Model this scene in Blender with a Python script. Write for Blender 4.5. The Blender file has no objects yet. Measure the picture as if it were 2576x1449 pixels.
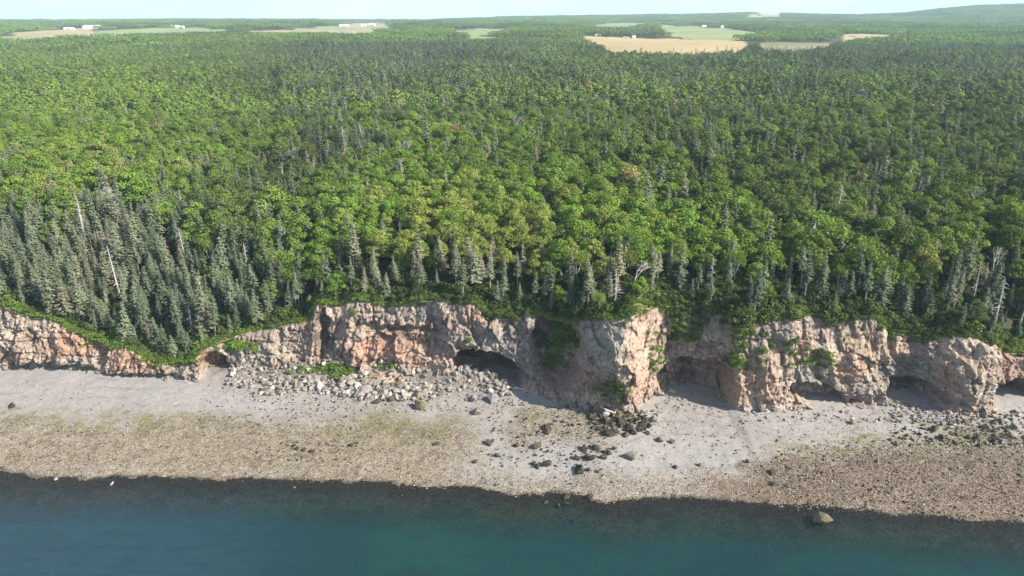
import bpy, bmesh, math, random
import numpy as np
from mathutils import Vector, Matrix
R = np.random.RandomState(7); random.seed(7)
sc = bpy.context.scene; COL = sc.collection

# ------------------------------------------------------------------ camera, sky, sun, exposure
CAMZ = 90.0; FPX = 1839.0; CU, CV = 1288.0, 724.5; PITCH = math.radians(20.0)   # 2576 px wide measuring frame
cam_d = bpy.data.cameras.new("camera"); cam = bpy.data.objects.new("camera", cam_d); COL.objects.link(cam)
cam_d.sensor_width = 36.0; cam_d.lens = 36.0 * FPX / 2576.0; cam_d.clip_start = 0.5; cam_d.clip_end = 30000
cam.location = (0, 0, CAMZ); cam.rotation_euler = (math.radians(90) - PITCH, 0, 0)
sc.camera = cam
SUN_AZ = math.radians(20.0)      # sun stands this far from +X towards the sea (-Y)
SUN_EL = math.radians(34.0)
sdir = Vector((math.cos(SUN_AZ) * math.cos(SUN_EL), -math.sin(SUN_AZ) * math.cos(SUN_EL), math.sin(SUN_EL)))
sl = bpy.data.lights.new("sun", 'SUN'); sl.energy = 5.0; sl.angle = math.radians(0.6); sl.color = (1.0, 0.925, 0.80)
so = bpy.data.objects.new("sun", sl); COL.objects.link(so); so.location = (0, 0, 400)
so.rotation_euler = (-sdir).to_track_quat('-Z', 'Y').to_euler()
W = bpy.data.worlds.new("World"); sc.world = W; W.use_nodes = True
nt = W.node_tree; nt.nodes.clear()
sky = nt.nodes.new('ShaderNodeTexSky'); sky.sky_type = 'NISHITA'; sky.sun_disc = False
sky.sun_elevation = SUN_EL; sky.sun_rotation = math.atan2(sdir.x, sdir.y)
sky.altitude = 100; sky.air_density = 1.0; sky.dust_density = 1.2; sky.ozone_density = 1.5
bg = nt.nodes.new('ShaderNodeBackground'); bg.inputs['Strength'].default_value = 0.08
wo = nt.nodes.new('ShaderNodeOutputWorld')
# thin high cloud veil
tc = nt.nodes.new('ShaderNodeTexCoord'); mp = nt.nodes.new('ShaderNodeMapping'); mp.inputs['Scale'].default_value = (3, 3, 22)
cn = nt.nodes.new('ShaderNodeTexNoise'); cn.inputs['Scale'].default_value = 2.2; cn.inputs['Detail'].default_value = 6
cr = nt.nodes.new('ShaderNodeMapRange'); cr.inputs[1].default_value = 0.42; cr.inputs[2].default_value = 0.75; cr.inputs[3].default_value = 0.55; cr.inputs[4].default_value = 0.85
mx = nt.nodes.new('ShaderNodeMixRGB'); mx.inputs['Color2'].default_value = (7.9, 9.6, 11.0, 1)
nt.links.new(tc.outputs['Generated'], mp.inputs['Vector']); nt.links.new(mp.outputs[0], cn.inputs['Vector'])
sp_ = nt.nodes.new('ShaderNodeSeparateXYZ'); nt.links.new(tc.outputs['Generated'], sp_.inputs[0])
hr = nt.nodes.new('ShaderNodeMapRange'); hr.interpolation_type = 'SMOOTHSTEP'; hr.inputs[1].default_value = 0.02; hr.inputs[2].default_value = 0.30; hr.inputs[3].default_value = 1.0; hr.inputs[4].default_value = 0.12
nt.links.new(sp_.outputs[2], hr.inputs[0]); mu = nt.nodes.new('ShaderNodeMath'); mu.operation = 'MULTIPLY'
nt.links.new(cn.outputs['Fac'], cr.inputs[0]); nt.links.new(cr.outputs[0], mu.inputs[0]); nt.links.new(hr.outputs[0], mu.inputs[1]); nt.links.new(mu.outputs[0], mx.inputs['Fac'])
nt.links.new(sky.outputs[0], mx.inputs['Color1']); nt.links.new(mx.outputs[0], bg.inputs['Color']); nt.links.new(bg.outputs[0], wo.inputs[0])
sc.view_settings.view_transform = 'Standard'; sc.view_settings.look = 'None'
sc.view_settings.exposure = 0.98; sc.view_settings.gamma = 1.0
sc.cycles.max_bounces = 5; sc.cycles.diffuse_bounces = 2; sc.cycles.glossy_bounces = 2; sc.cycles.transmission_bounces = 2
sc.cycles.transparent_max_bounces = 6; sc.cycles.volume_bounces = 1
sc.cycles.use_denoising = True; sc.cycles.sample_clamp_direct = 6; sc.cycles.sample_clamp_indirect = 4
sc.cycles.use_adaptive_sampling = False

# ------------------------------------------------------------------ maths
def ray(u, v):
    x = (np.asarray(u, float) - CU) / FPX; y = -(np.asarray(v, float) - CV) / FPX
    return x, math.cos(PITCH) + y * math.sin(PITCH), -math.sin(PITCH) + y * math.cos(PITCH)
def at_z(u, v, z):
    a, b, c = ray(u, v); t = (z - CAMZ) / c
    return a * t, b * t
def at_y(u, v, Y):
    a, b, c = ray(u, v); t = Y / b
    return a * t, CAMZ + c * t
def project(x, y, z):
    x, y, z = np.asarray(x, float), np.asarray(y, float), np.asarray(z, float) - CAMZ
    d = y * math.cos(PITCH) - z * math.sin(PITCH); h = y * math.sin(PITCH) + z * math.cos(PITCH)
    return CU + FPX * x / d, CV - FPX * h / d, d
def sstep(a, b, x):
    t = np.clip((x - a) / (b - a), 0, 1); return t * t * (3 - 2 * t)
def hsh(ix, iy, iz, s):
    n = (ix.astype(np.int64) * 374761393 + iy.astype(np.int64) * 668265263 + iz.astype(np.int64) * 2147483647 + s * 974634777) & 0xffffffff
    n = ((n ^ (n >> 13)) * 1274126177) & 0xffffffff; n = ((n ^ (n >> 16)) * 2246822519) & 0xffffffff
    return ((n ^ (n >> 15)) & 0xffffff) / float(0xffffff)
def noise(x, y, z=0.0, s=0):
    x, y, z = np.broadcast_arrays(np.asarray(x, float), np.asarray(y, float), np.asarray(z, float))
    ix, iy, iz = np.floor(x), np.floor(y), np.floor(z); fx, fy, fz = x - ix, y - iy, z - iz
    fx, fy, fz = [f * f * (3 - 2 * f) for f in (fx, fy, fz)]
    def L(a, b, t): return a + (b - a) * t
    c = lambda i, j, k: hsh(ix + i, iy + j, iz + k, s)
    return L(L(L(c(0,0,0), c(1,0,0), fx), L(c(0,1,0), c(1,1,0), fx), fy), L(L(c(0,0,1), c(1,0,1), fx), L(c(0,1,1), c(1,1,1), fx), fy), fz) * 2 - 1
def fbm(x, y, z=0.0, o=4, s=0):
    v, a, f = 0, 1.0, 1.0
    for i in range(o):
        v = v + a * noise(np.asarray(x) * f, np.asarray(y) * f, np.asarray(z) * f, s + i); a *= 0.5; f *= 2.03
    return v / 1.6
def voro(x, y, s=0):
    """distance gap F2-F1 and a random value of the nearest cell"""
    ix, iy = np.floor(x), np.floor(y); ox = np.zeros(x.shape); oy = np.zeros(x.shape); d1 = np.full(x.shape, 9.0); d2 = np.full(x.shape, 9.0); cell = np.zeros(x.shape)
    for i in (-1, 0, 1):
        for j in (-1, 0, 1):
            cx, cy = ix + i, iy + j; zz = np.zeros_like(cx)
            px = cx + hsh(cx, cy, zz, s) - x; py = cy + hsh(cx, cy, zz, s + 1) - y; d = np.hypot(px, py); v = hsh(cx, cy, zz, s + 2)
            fac = px * (hsh(cx, cy, zz, s + 3) - .5) + py * (hsh(cx, cy, zz, s + 4) - .5)
            near = d < d1; d2 = np.where(near, d1, np.minimum(d2, d)); cell = np.where(near, v, cell); ox = np.where(near, fac, ox); d1 = np.where(near, d, d1)
    return d2 - d1, cell, ox
def in_poly(u, v, P):
    u, v = np.asarray(u, float), np.asarray(v, float); r = np.zeros(u.shape, bool); n = len(P)
    for i in range(n):
        (x1, y1), (x2, y2) = P[i], P[(i + 1) % n]
        if y1 == y2: continue
        r ^= ((y1 > v) != (y2 > v)) & (u < (x2 - x1) * (v - y1) / (y2 - y1) + x1)
    return r

# ------------------------------------------------------------------ the lie of the land
def curve(pts, z):
    p = np.array(pts, float); x, y = at_z(p[:, 0], p[:, 1], z); o = np.argsort(x); return x[o], y[o]
SHX, SHY = curve([(-700,1180),(-250,1182),(0,1185),(150,1195),(400,1200),(800,1205),(1000,1213),(1180,1225),(1300,1243),(1500,1252),(1700,1252),(1900,1262),(2100,1275),(2300,1295),(2576,1315),(2900,1335),(3400,1360)], 0.0)
FRX, FRY = curve([(-700,945),(-250,940),(0,936),(100,937),(243,948),(350,950),(420,957),(486,958),(530,952),(576,945),(640,941),(800,943),(900,948),(1000,953),(1100,960),(1200,968),(1300,982),(1400,1003),(1480,1026),(1540,1038),(1590,1034),(1635,1012),(1655,1002),(1750,1002),(1820,1012),(1855,1034),(1920,1040),(1985,1038),(2050,1026),(2200,1024),(2300,1026),(2385,1040),(2440,1046),(2500,1044),(2530,1024),(2620,1012),(2750,1020),(2900,1036),(3400,1060)], 4.0)
def shoreY(x): return np.interp(x, SHX, SHY) + 1.2 * noise(np.asarray(x) / 9.0, 3.3) + 0.6 * noise(np.asarray(x) / 2.8, 5.3) + 0.35 * noise(np.asarray(x) / 0.9, 8.3)
def frontY(x): return np.interp(x, FRX, FRY)
TOP = [(-700,740),(-250,735),(0,757),(59,780),(139,800),(181,828),(243,847),(264,860),(312,865),(354,888),(378,905),(440,908),(479,901),(493,880),(535,862),(556,850),(642,826),(740,806),(781,792),(800,756),(858,766),(887,745),(928,751),(977,762),(1050,752),(1102,745),(1189,760),(1248,786),(1345,782),(1420,800),(1484,800),(1560,795),(1585,760),(1660,765),(1751,776),(1855,782),(1892,801),(2008,794),(2120,793),(2199,797),(2240,832),(2323,845),(2438,840),(2517,868),(2576,880),(2750,872),(2900,850),(3400,850)]
SB = [(-700,6),(0,5.5),(240,5),(380,2.5),(480,2.5),(560,4),(640,5),(760,5.5),(900,6),(1100,5.5),(1250,5),(1350,9),(1440,9),(1490,6),(1560,5.5),(1640,7),(1700,7.5),(1850,6.5),(1950,8),(2100,8),(2240,6),(2440,7),(2576,6),(3400,6)]
_t = np.array(TOP, float); _s = np.array(SB, float)
_us = np.linspace(-700, 3400, 1400); _vs = np.interp(_us, _t[:, 0], _t[:, 1]); _sb = np.interp(_us, _s[:, 0], _s[:, 1])
_x = (_us - CU) * 0.088
for _ in range(12):
    _Y = frontY(_x) + _sb; _x, _z = at_y(_us, _vs, _Y)
_o = np.argsort(_x); EX, EZ, ESB = _x[_o], _z[_o], _sb[_o]
def edgeZ(x): return np.interp(x, EX, EZ) + 0.35 * noise(np.asarray(x) / 1.7, 1.1) + 0.5 * noise(np.asarray(x) / 5.0, 4.1)
def edgeY(x): return frontY(x) + np.interp(x, EX, ESB) + 0.5 * noise(np.asarray(x) / 2.3, 7.7)
HZ = np.array([(-600,50),(0,52),(250,50),(600,48),(900,50),(1060,51),(1180,46),(1300,42),(1600,38),(1750,36),(1900,31),(2050,36),(2150,38),(2270,33),(2360,22),(2450,14),(2576,11),(3200,12)], float)
PR = np.array([(0,29),(170,30),(300,32),(600,38),(900,42.5),(1200,48),(1500,57),(2000,66),(2600,72),(3500,78),(4200,82)], float)
def plateau(x, y):
    y = np.maximum(np.asarray(y, float), 100); a = np.asarray(x, float) / y
    u = CU + FPX * a * 1.06; vh = np.interp(u, HZ[:, 0], HZ[:, 1])
    yu = (CV - vh) / FPX; tanh = (-math.sin(PITCH) + yu * math.cos(PITCH)) / (math.cos(PITCH) + yu * math.sin(PITCH))
    zh = CAMZ + 5000 * tanh - 12
    z = np.interp(y, PR[:, 0], PR[:, 1])
    k = sstep(3200, 5000, y) * 1.0
    z = z * (1 - k) + zh * k
    z = z - sstep(5000, 7000, y) * 60
    amp = np.interp(y, [170, 300, 1000, 2500, 4500, 5000], [0.8, 4.0, 6, 9, 6, 2])
    return z + amp * fbm(np.asarray(x) / 150.0, y / 190.0, o=3, s=21)
def ground(x, y):
    x = np.asarray(x, float); y = np.asarray(y, float)
    d = np.maximum(y - edgeY(x), 0)
    wdt = np.interp(x, [-150, -60, -45, 150], [70, 60, 28, 28])
    k = 1 - np.exp(-d / (wdt * 0.55)); k = k * (1 - np.exp(-d / 6.0) * 0.4)
    return edgeZ(x) * (1 - k) + plateau(x, y) * k + 0.25 * noise(x / 3.0, y / 3.0, s=5) * np.minimum(d, 1)
def cast(u, v, lift=0.0):
    """first point of the land (plus lift) met by the view through pixel (u, v) of the measuring frame"""
    a, b, c = ray(u, v); Y = 168.0; prev = Y
    while Y < 6500:
        x = a / b * Y; z = CAMZ + c / b * Y
        if Y > edgeY(x) and z <= ground(x, Y) + lift: break
        prev = Y; Y *= 1.004
    return float(a / b * Y), float(Y)
def talus(x, y):
    f = frontY(x); d = f - y
    u, v, _ = project(x, y, 4.0 + 0 * x)
    w = np.interp(u, [520, 620, 700, 860, 930, 1010, 1150, 1230, 1330], [0, 2.2, 3.6, 4.0, 4.6, 3.2, 3.2, 2.4, 0])
    return w * np.exp(-np.maximum(d + 1.0, 0) / 3.6) * (0.8 + 0.35 * noise(x / 3.0, y / 3.0, s=31))
def beach(x, y):
    x = np.asarray(x, float); y = np.asarray(y, float)
    s = shoreY(x); f = frontY(x); t = (y - s) / np.maximum(f - s, 5)
    up = 4.0 * np.power(np.clip(t, 0, 1), 0.85) + np.clip(y - f, 0, 12) * 0.12
    dn = np.where(y < s, -((s - y) * 0.055 + 0.0016 * (s - y) ** 2), 0)
    und = 0.22 * fbm(x / 9.0, y / 7.0, o=3, s=11) * np.clip(t * 3, 0.15, 1) + 0.05 * noise(x / 0.9, y / 0.9, s=14)
    return up + dn + und + talus(x, y)

# ------------------------------------------------------------------ mesh + material helpers
def tag(o, label=None, cat=None, group=None, kind=None):
    if label: o['label'] = label
    if cat: o['category'] = cat
    if group: o['group'] = group
    if kind: o['kind'] = kind
    return o
def mesh_np(name, V, F, mat=None, smooth=False, attrs=None):
    me = bpy.data.meshes.new(name); V = np.asarray(V, np.float32); F = np.asarray(F, np.int32); n = F.shape[1]
    me.vertices.add(len(V)); me.vertices.foreach_set('co', V.ravel())
    me.loops.add(F.size); me.loops.foreach_set('vertex_index', F.ravel())
    me.polygons.add(len(F)); me.polygons.foreach_set('loop_start', np.arange(0, F.size, n, dtype=np.int32))
    me.update(calc_edges=True)
    me.polygons.foreach_set('use_smooth', np.full(len(F), smooth, bool))
    for k, (typ, arr) in (attrs or {}).items():
        at = me.attributes.new(k, typ, 'POINT'); arr = np.asarray(arr, np.float32)
        at.data.foreach_set('color' if 'COLOR' in typ else 'value', arr.ravel())
    if mat: me.materials.append(mat)
    return me
def link(name, me, parent=None):
    o = bpy.data.objects.new(name, me); COL.objects.link(o)
    if parent: o.parent = parent
    return o
def empty(name, loc, rz=0.0):
    o = bpy.data.objects.new(name, None); COL.objects.link(o); o.location = loc; o.rotation_euler = (0, 0, rz); o.empty_display_size = 0.5
    return o
def grid_faces(nr, nc):
    i = np.arange(nr * nc).reshape(nr, nc)
    return np.stack([i[:-1, :-1].ravel(), i[:-1, 1:].ravel(), i[1:, 1:].ravel(), i[1:, :-1].ravel()], 1)
class N:
    def __init__(s, name):
        s.m = bpy.data.materials.new(name); s.m.use_nodes = True; s.t = s.m.node_tree; s.t.nodes.clear()
        s.out = s.n('ShaderNodeOutputMaterial')
    def n(s, typ, **kw):
        o = s.t.nodes.new(typ)
        for k, v in kw.items(): setattr(o, k, v)
        return o
    def l(s, a, b): s.t.links.new(a, b)
    def put(s, i, v):
        if hasattr(v, 'is_output') or isinstance(v, bpy.types.NodeSocket): s.l(v, i)
        else: i.default_value = v if not (isinstance(v, tuple) and len(v) == 3 and i.type == 'RGBA') else (*v, 1)
    def noise(s, scale, detail=4, vec=None, rough=0.55):
        o = s.n('ShaderNodeTexNoise'); o.inputs['Scale'].default_value = scale; o.inputs['Detail'].default_value = detail; o.inputs['Roughness'].default_value = rough
        if vec is not None: s.l(vec, o.inputs['Vector'])
        return o.outputs['Fac']
    def vor(s, scale, feat='F1', vec=None, out='Distance', rnd=1.0):
        o = s.n('ShaderNodeTexVoronoi', feature=feat); o.inputs['Scale'].default_value = scale; o.inputs['Randomness'].default_value = rnd
        if vec is not None: s.l(vec, o.inputs['Vector'])
        return o.outputs[out]
    def pos(s, scale=(1, 1, 1)):
        g = s.n('ShaderNodeNewGeometry'); m = s.n('ShaderNodeMapping'); m.inputs['Scale'].default_value = scale; s.l(g.outputs['Position'], m.inputs['Vector']); return m.outputs[0]
    def rng(s, v, a, b, c=0.0, d=1.0):
        o = s.n('ShaderNodeMapRange'); s.put(o.inputs[0], v)
        for i, k in enumerate((a, b, c, d)): o.inputs[i + 1].default_value = k
        return o.outputs[0]
    def mix(s, f, a, b, mode='MIX'):
        o = s.n('ShaderNodeMixRGB', blend_type=mode); s.put(o.inputs[0], f); s.put(o.inputs[1], a); s.put(o.inputs[2], b); return o.outputs[0]
    def math(s, op, a, b=0.0):
        o = s.n('ShaderNodeMath', operation=op); s.put(o.inputs[0], a); s.put(o.inputs[1], b); return o.outputs[0]
    def attr(s, name, typ='GEOMETRY', out='Fac'):
        o = s.n('ShaderNodeAttribute', attribute_type=typ, attribute_name=name); return o.outputs[out]
    def ramp(s, f, stops):
        o = s.n('ShaderNodeValToRGB'); s.put(o.inputs[0], f); e = o.color_ramp.elements
        while len(e) < len(stops): e.new(0.5)
        for k, (p, c) in zip(e, stops): k.position = p; k.color = (*c, 1)
        return o.outputs[0]
    def bump(s, h, strength=1.0, dist=0.1, prev=None):
        o = s.n('ShaderNodeBump'); o.inputs['Strength'].default_value = strength; o.inputs['Distance'].default_value = dist; s.put(o.inputs['Height'], h)
        if prev is not None: s.l(prev, o.inputs['Normal'])
        return o.outputs[0]
    def bsdf(s, col, rough=0.9, normal=None, spec=0.3):
        o = s.n('ShaderNodeBsdfPrincipled'); s.put(o.inputs['Base Color'], col); s.put(o.inputs['Roughness'], rough); o.inputs['Specular IOR Level'].default_value = spec
        if normal is not None: s.l(normal, o.inputs['Normal'])
        return o.outputs[0]
    def done(s, sh): s.l(sh, s.out.inputs['Surface']); return s.m
def rgb(h):  # sRGB hex-ish ints -> linear
    return tuple(((c / 255) / 12.92 if c / 255 < 0.04045 else ((c / 255 + 0.055) / 1.055) ** 2.4) for c in h)

def foliage_mat(name, stops, trans=0.22, var=0.35):
    m = N(name); t = m.attr('tint', 'INSTANCER')
    oi = m.n('ShaderNodeObjectInfo').outputs['Random']
    leaf = m.n('ShaderNodeNewGeometry').outputs['Random Per Island']
    c = m.ramp(t, stops)
    c = m.mix(1.0, c, m.ramp(oi, [(0, (1 - var,) * 3), (1, (1 + var * 0.0 + 0.0, 1.0, 1.0))]), 'MULTIPLY')
    c = m.mix(1.0, c, m.ramp(leaf, [(0, (0.72, 0.74, 0.7)), (0.6, (0.95, 0.95, 0.9)), (1, (1.0, 1.0, 1.0))]), 'MULTIPLY')
    d = m.n('ShaderNodeBsdfDiffuse'); m.l(c, d.inputs[0]); tr = m.n('ShaderNodeBsdfTranslucent'); m.l(c, tr.inputs[0])
    mx = m.n('ShaderNodeMixShader'); mx.inputs[0].default_value = trans; m.l(d.outputs[0], mx.inputs[1]); m.l(tr.outputs[0], mx.inputs[2])
    return m.done(mx.outputs[0])
M_LEAF = foliage_mat('broadleaf_foliage', [(0.0, (0.055, 0.080, 0.040)), (0.3, (0.145, 0.192, 0.066)), (0.55, (0.205, 0.295, 0.070)), (0.8, (0.250, 0.405, 0.068)), (0.93, (0.36, 0.39, 0.11)), (1.0, (0.38, 0.30, 0.13))], 0.25)
M_NEEDLE = foliage_mat('spruce_foliage', [(0.0, (0.065, 0.095, 0.075)), (0.5, (0.20, 0.255, 0.165)), (0.8, (0.31, 0.34, 0.23)), (1.0, (0.42, 0.35, 0.27))], 0.12)
def bark(name, a, b):
    m = N(name); n = m.noise(3.0, 4, m.pos((1, 1, 0.3))); return m.done(m.bsdf(m.mix(n, a, b), 0.95))
M_BARK = bark('spruce_bark', (0.16, 0.13, 0.11), (0.36, 0.32, 0.28))
M_BARKB = bark('broadleaf_bark', (0.17, 0.15, 0.12), (0.40, 0.37, 0.32))
M_SNAG = bark('weathered_dead_wood', (0.34, 0.31, 0.29), (0.62, 0.58, 0.54))

# ------------------------------------------------------------------ cliff
def blob(U, V, u, v, ru, rv, soft=0.6):
    r = np.sqrt(((U - u) / ru) ** 2 + ((V - v) / rv) ** 2); return sstep(1.0, 1.0 - soft, r)
CX = np.arange(-190, 190.01, 0.21); NT = 135
X, T = np.meshgrid(CX, np.linspace(0, 1, NT))
Zb = -0.5; Z = Zb + (edgeZ(X) - Zb) * T
fy = frontY(X); ey = edgeY(X)
zr = np.clip((Z - 4) / (edgeZ(X) - 4), -0.3, 1)
lean = np.interp(zr.ravel(), [-0.3, 0, 0.15, 0.55, 0.85, 1.0], [-0.03, 0.0, 0.12, 0.40, 0.72, 1.0]).reshape(zr.shape)
Y = fy + (ey - fy) * lean
U, V, _ = project(X, Y, Z)
# buttresses, slabs and ledges of the rock itself
wx = X + 2.0 * fbm(X / 9, Z / 9, o=2, s=41); wz = Z + 1.2 * fbm(X / 7, Z / 7, o=2, s=47)
fade = sstep(1.0, 0.93, T)
butt = fbm(wx / 7.5, Z / 26.0, o=3, s=51)
g1, c1, f1 = voro(wx / 3.2, wz / 4.6, 61); g2, c2, f2 = voro(wx / 1.35, wz / 1.7, 71); g3, c3, f3 = voro(wx / 0.6, wz / 0.8, 76); g4, c4, f4 = voro(X / 7.5, Z / 15.0, 78)
tilt1 = (c1 - 0.5) * 1.5; 
disp = 1.1 * butt + tilt1 * .55 + 2.6 * f1 + 1.9 * f4 + 0.35 * sstep(0.10, 0.0, g1) + (c2 - 0.5) * 0.3 + 1.0 * f2 + 0.2 * sstep(0.08, 0.0, g2) + (c3 - 0.5) * 0.14 + .5 * f3
strat = Z + 0.12 * X * 0.3 + 1.1 * fbm(X / 16, Z / 9, o=2, s=81)
ledge = np.abs(((strat / 2.9) % 1.0) - 0.5) * 2
disp += 0.5 * sstep(0.30, 0.0, ledge) * (0.4 + 0.6 * sstep(-0.2, 0.5, noise(X / 8, Z / 5, s=83)))
disp += 0.46 * fbm(X / 0.9, Z / 1.1, o=3, s=91)
fis = sstep(.16, .0, np.abs(noise(X / 2.6 + .5 * noise(X / 3, Z / 4, s=172), Z / 11.0, s=171))) * sstep(-.1, .4, noise(X / 9, Z / 6, s=173)); disp += .9 * fis
Y2 = Y + disp * (0.25 + 0.75 * fade)
# caves, alcoves, gullies: (u, v, half width, half height, depth, turn in degrees)
CAVES = [(1228,930,98,46,11.0,17),(1752,962,108,64,5.2,4),(1815,1000,34,50,2.0,0),(1745,985,90,26,5.0,4),(2060,998,80,34,5.2,14),(2312,1002,94,40,8.0,8),(2290,945,122,56,3.2,6),
         (536,930,38,44,4.5,-6),(812,835,15,75,3.2,3),(2560,1000,56,50,6,0),(1405,870,72,110,6.0,0),(560,862,26,14,1.5,20),
         (120,932,150,18,1.9,3),(330,950,150,14,1.4,0),(1000,828,150,13,1.7,4),(1090,865,120,20,1.0,12),(1530,960,36,44,2.2,-30),(1690,880,30,50,1.6,15),(2170,1010,60,18,1.5,0),
         (1590,850,20,36,1.5,-15),(2050,905,30,36,1.4,10),(2240,870,14,42,1.8,0),(2305,860,16,50,1.6,4),(700,850,16,34,1.2,0),(250,905,18,36,1.6,0),(75,850,20,30,1.0,0),(2440,905,14,52,1.7,25),(1230,790,18,24,2.0,0)]
Uq = U + 7 * fbm(X / 2.5, Z / 2.5, o=3, s=101); Vq = V + 7 * fbm(X / 2.2, Z / 2.2, o=3, s=105)
rec = np.zeros_like(Y2)
for (u, v, a, b, dep, ang) in CAVES:
    c, s_ = math.cos(math.radians(ang)), math.sin(math.radians(ang)); du, dv = Uq - u, Vq - v
    p = (du * c + dv * s_) / a; q = (-du * s_ + dv * c) / b
    r = np.sqrt(p * p + q * q); sharp = 0.78 if dep > 4 else 0.45
    rec = np.maximum(rec, dep * sstep(1.0, sharp, r))
BULGE = [(1560,905,72,130,3.8),(1560,1000,60,60,1.5),(2060,900,60,60,1.6),(2440,960,55,70,2.0),(1930,960,60,90,1.6),(2150,905,70,60,1.2),(940,905,110,50,0.9),(60,850,70,60,0.9),(1330,930,24,50,.8),(870,840,30,60,1.2),(2410,870,60,40,1.0)]
for (u, v, a, b, h) in BULGE: Y2 -= h * blob(Uq, Vq, u, v, a, b, 0.7)
Y2 += rec
Y2 += 0.12 * fbm(X / 0.45, Z / 0.45, Y2 / 0.6, o=2, s=111)
X2 = X + 0.35 * fbm(X / 1.3, Z / 1.3, o=2, s=121) * fade; Z2 = Z + 0.3 * fbm(X / 1.1, Z / 1.2, o=2, s=125) * fade
# rock colour by bed and stain, plus shade painted into caves and sheltered wall
n1 = fbm(wx / 6, wz / 3.2, o=4, s=131); n2 = fbm(X / 1.6, Z / 1.2, o=3, s=141); n3 = fbm(X / 14, Z / 8, o=2, s=151)
def C(r, g, b): return np.array([r, g, b])
def lay(c, m, k): return c * (1 - m[..., None]) + k * m[..., None]
col = np.broadcast_to(C(0.49, 0.37, 0.29), X.shape + (3,)).copy()
col = lay(col, sstep(-0.1, 0.5, n1), C(0.57, 0.48, 0.38)); col = lay(col, sstep(0.1, 0.6, -n1) * 0.8, C(0.42, 0.27, 0.21))
col = lay(col, sstep(0.05, 0.5, n3) * 0.65, C(0.33, 0.295, 0.265)); col = lay(col, sstep(.25, .0, ledge) * .18, C(.24, .19, .165)); col = lay(col, sstep(0.9, 1.0, zr) * 0.5, C(0.55, 0.45, 0.34))
ZON = [  # u, v, ru, rv, strength, colour; near-black ones in caves are painted shade
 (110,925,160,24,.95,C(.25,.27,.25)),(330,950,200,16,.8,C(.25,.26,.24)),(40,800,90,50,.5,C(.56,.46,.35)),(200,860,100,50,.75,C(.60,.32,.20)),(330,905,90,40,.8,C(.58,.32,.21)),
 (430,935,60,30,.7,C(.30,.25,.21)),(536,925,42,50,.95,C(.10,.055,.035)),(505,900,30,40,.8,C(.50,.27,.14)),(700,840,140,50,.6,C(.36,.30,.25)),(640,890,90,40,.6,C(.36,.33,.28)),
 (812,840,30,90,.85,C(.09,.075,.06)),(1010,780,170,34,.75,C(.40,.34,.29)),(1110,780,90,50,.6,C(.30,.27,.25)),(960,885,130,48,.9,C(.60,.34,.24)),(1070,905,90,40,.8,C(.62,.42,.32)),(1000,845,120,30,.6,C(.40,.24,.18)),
 (1170,850,120,60,.8,C(.28,.25,.23)),(1230,930,100,50,.95,C(.11,.09,.08)),(1340,870,110,110,.85,C(.25,.225,.21)),(1410,860,70,90,.6,C(.18,.16,.14)),(1430,960,120,60,.75,C(.33,.20,.16)),(1500,850,70,80,.85,C(.38,.35,.29)),(1560,830,60,60,.7,C(.42,.39,.32)),  # dark greys on the sheltered wall and first cave paint their shade
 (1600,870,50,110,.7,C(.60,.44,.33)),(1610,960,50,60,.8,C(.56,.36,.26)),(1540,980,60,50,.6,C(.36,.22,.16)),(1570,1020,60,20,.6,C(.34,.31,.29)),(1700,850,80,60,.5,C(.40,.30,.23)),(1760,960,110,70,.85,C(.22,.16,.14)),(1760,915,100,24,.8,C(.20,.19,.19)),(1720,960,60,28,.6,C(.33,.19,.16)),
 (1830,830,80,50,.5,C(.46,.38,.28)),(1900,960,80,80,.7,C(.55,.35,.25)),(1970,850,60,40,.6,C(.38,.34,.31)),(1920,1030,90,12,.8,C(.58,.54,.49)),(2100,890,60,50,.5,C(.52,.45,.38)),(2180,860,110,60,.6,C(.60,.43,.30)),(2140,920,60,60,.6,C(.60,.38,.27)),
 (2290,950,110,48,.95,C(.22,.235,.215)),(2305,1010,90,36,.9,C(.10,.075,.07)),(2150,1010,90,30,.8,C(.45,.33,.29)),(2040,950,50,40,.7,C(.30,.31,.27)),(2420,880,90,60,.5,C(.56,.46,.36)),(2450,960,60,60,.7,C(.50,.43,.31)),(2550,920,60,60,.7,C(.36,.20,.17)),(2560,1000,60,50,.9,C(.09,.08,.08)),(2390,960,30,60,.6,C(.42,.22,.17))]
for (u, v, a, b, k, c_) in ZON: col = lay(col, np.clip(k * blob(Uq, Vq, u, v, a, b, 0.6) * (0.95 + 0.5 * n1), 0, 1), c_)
streak = sstep(0.25, 0.7, fbm(X / 0.55, Z / 9.0, o=3, s=161)) * sstep(-0.3, 0.4, noise(X / 7, Z / 6, s=163)); col = lay(col, streak * 0.65, C(.15, .13, .12))
pale = sstep(0.45, 0.8, n2) * 0.45; col = lay(col, pale, C(.66, .60, .52))
col = lay(col, fis * .35, C(.16, .13, .11)); dark = sstep(0.06, 0.0, g1) * 0.2 + sstep(0.05, 0.0, g2) * 0.1; col = lay(col, np.clip(dark, 0, 1), C(.14, .11, .09))
col = lay(col, sstep(1.0, 0.0, (Z - beach(X, fy)) / 1.0) * 0.4, C(.36, .33, .30))
col = lay(col, 0 * n1 + .15, C(.46, .40, .37)); col *= (0.88 * (1.0 + 0.28 * n2 + .16 * fbm(X / .5, Z / .45, o=2, s=165)))[..., None]; col = np.clip(col, 0.03, 0.75)
CLY, CLX, CLZ = Y2, X2, Z2
m = N('cliff_rock'); base = m.attr('rock', out='Color'); p = m.pos()
v1 = m.noise(1.2, 6, p, 0.65); v2 = m.noise(6.0, 4, p, 0.6); pz = m.pos((1.6, 1.6, 0.5)); cr_ = m.vor(0.9, 'DISTANCE_TO_EDGE', pz)
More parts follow.
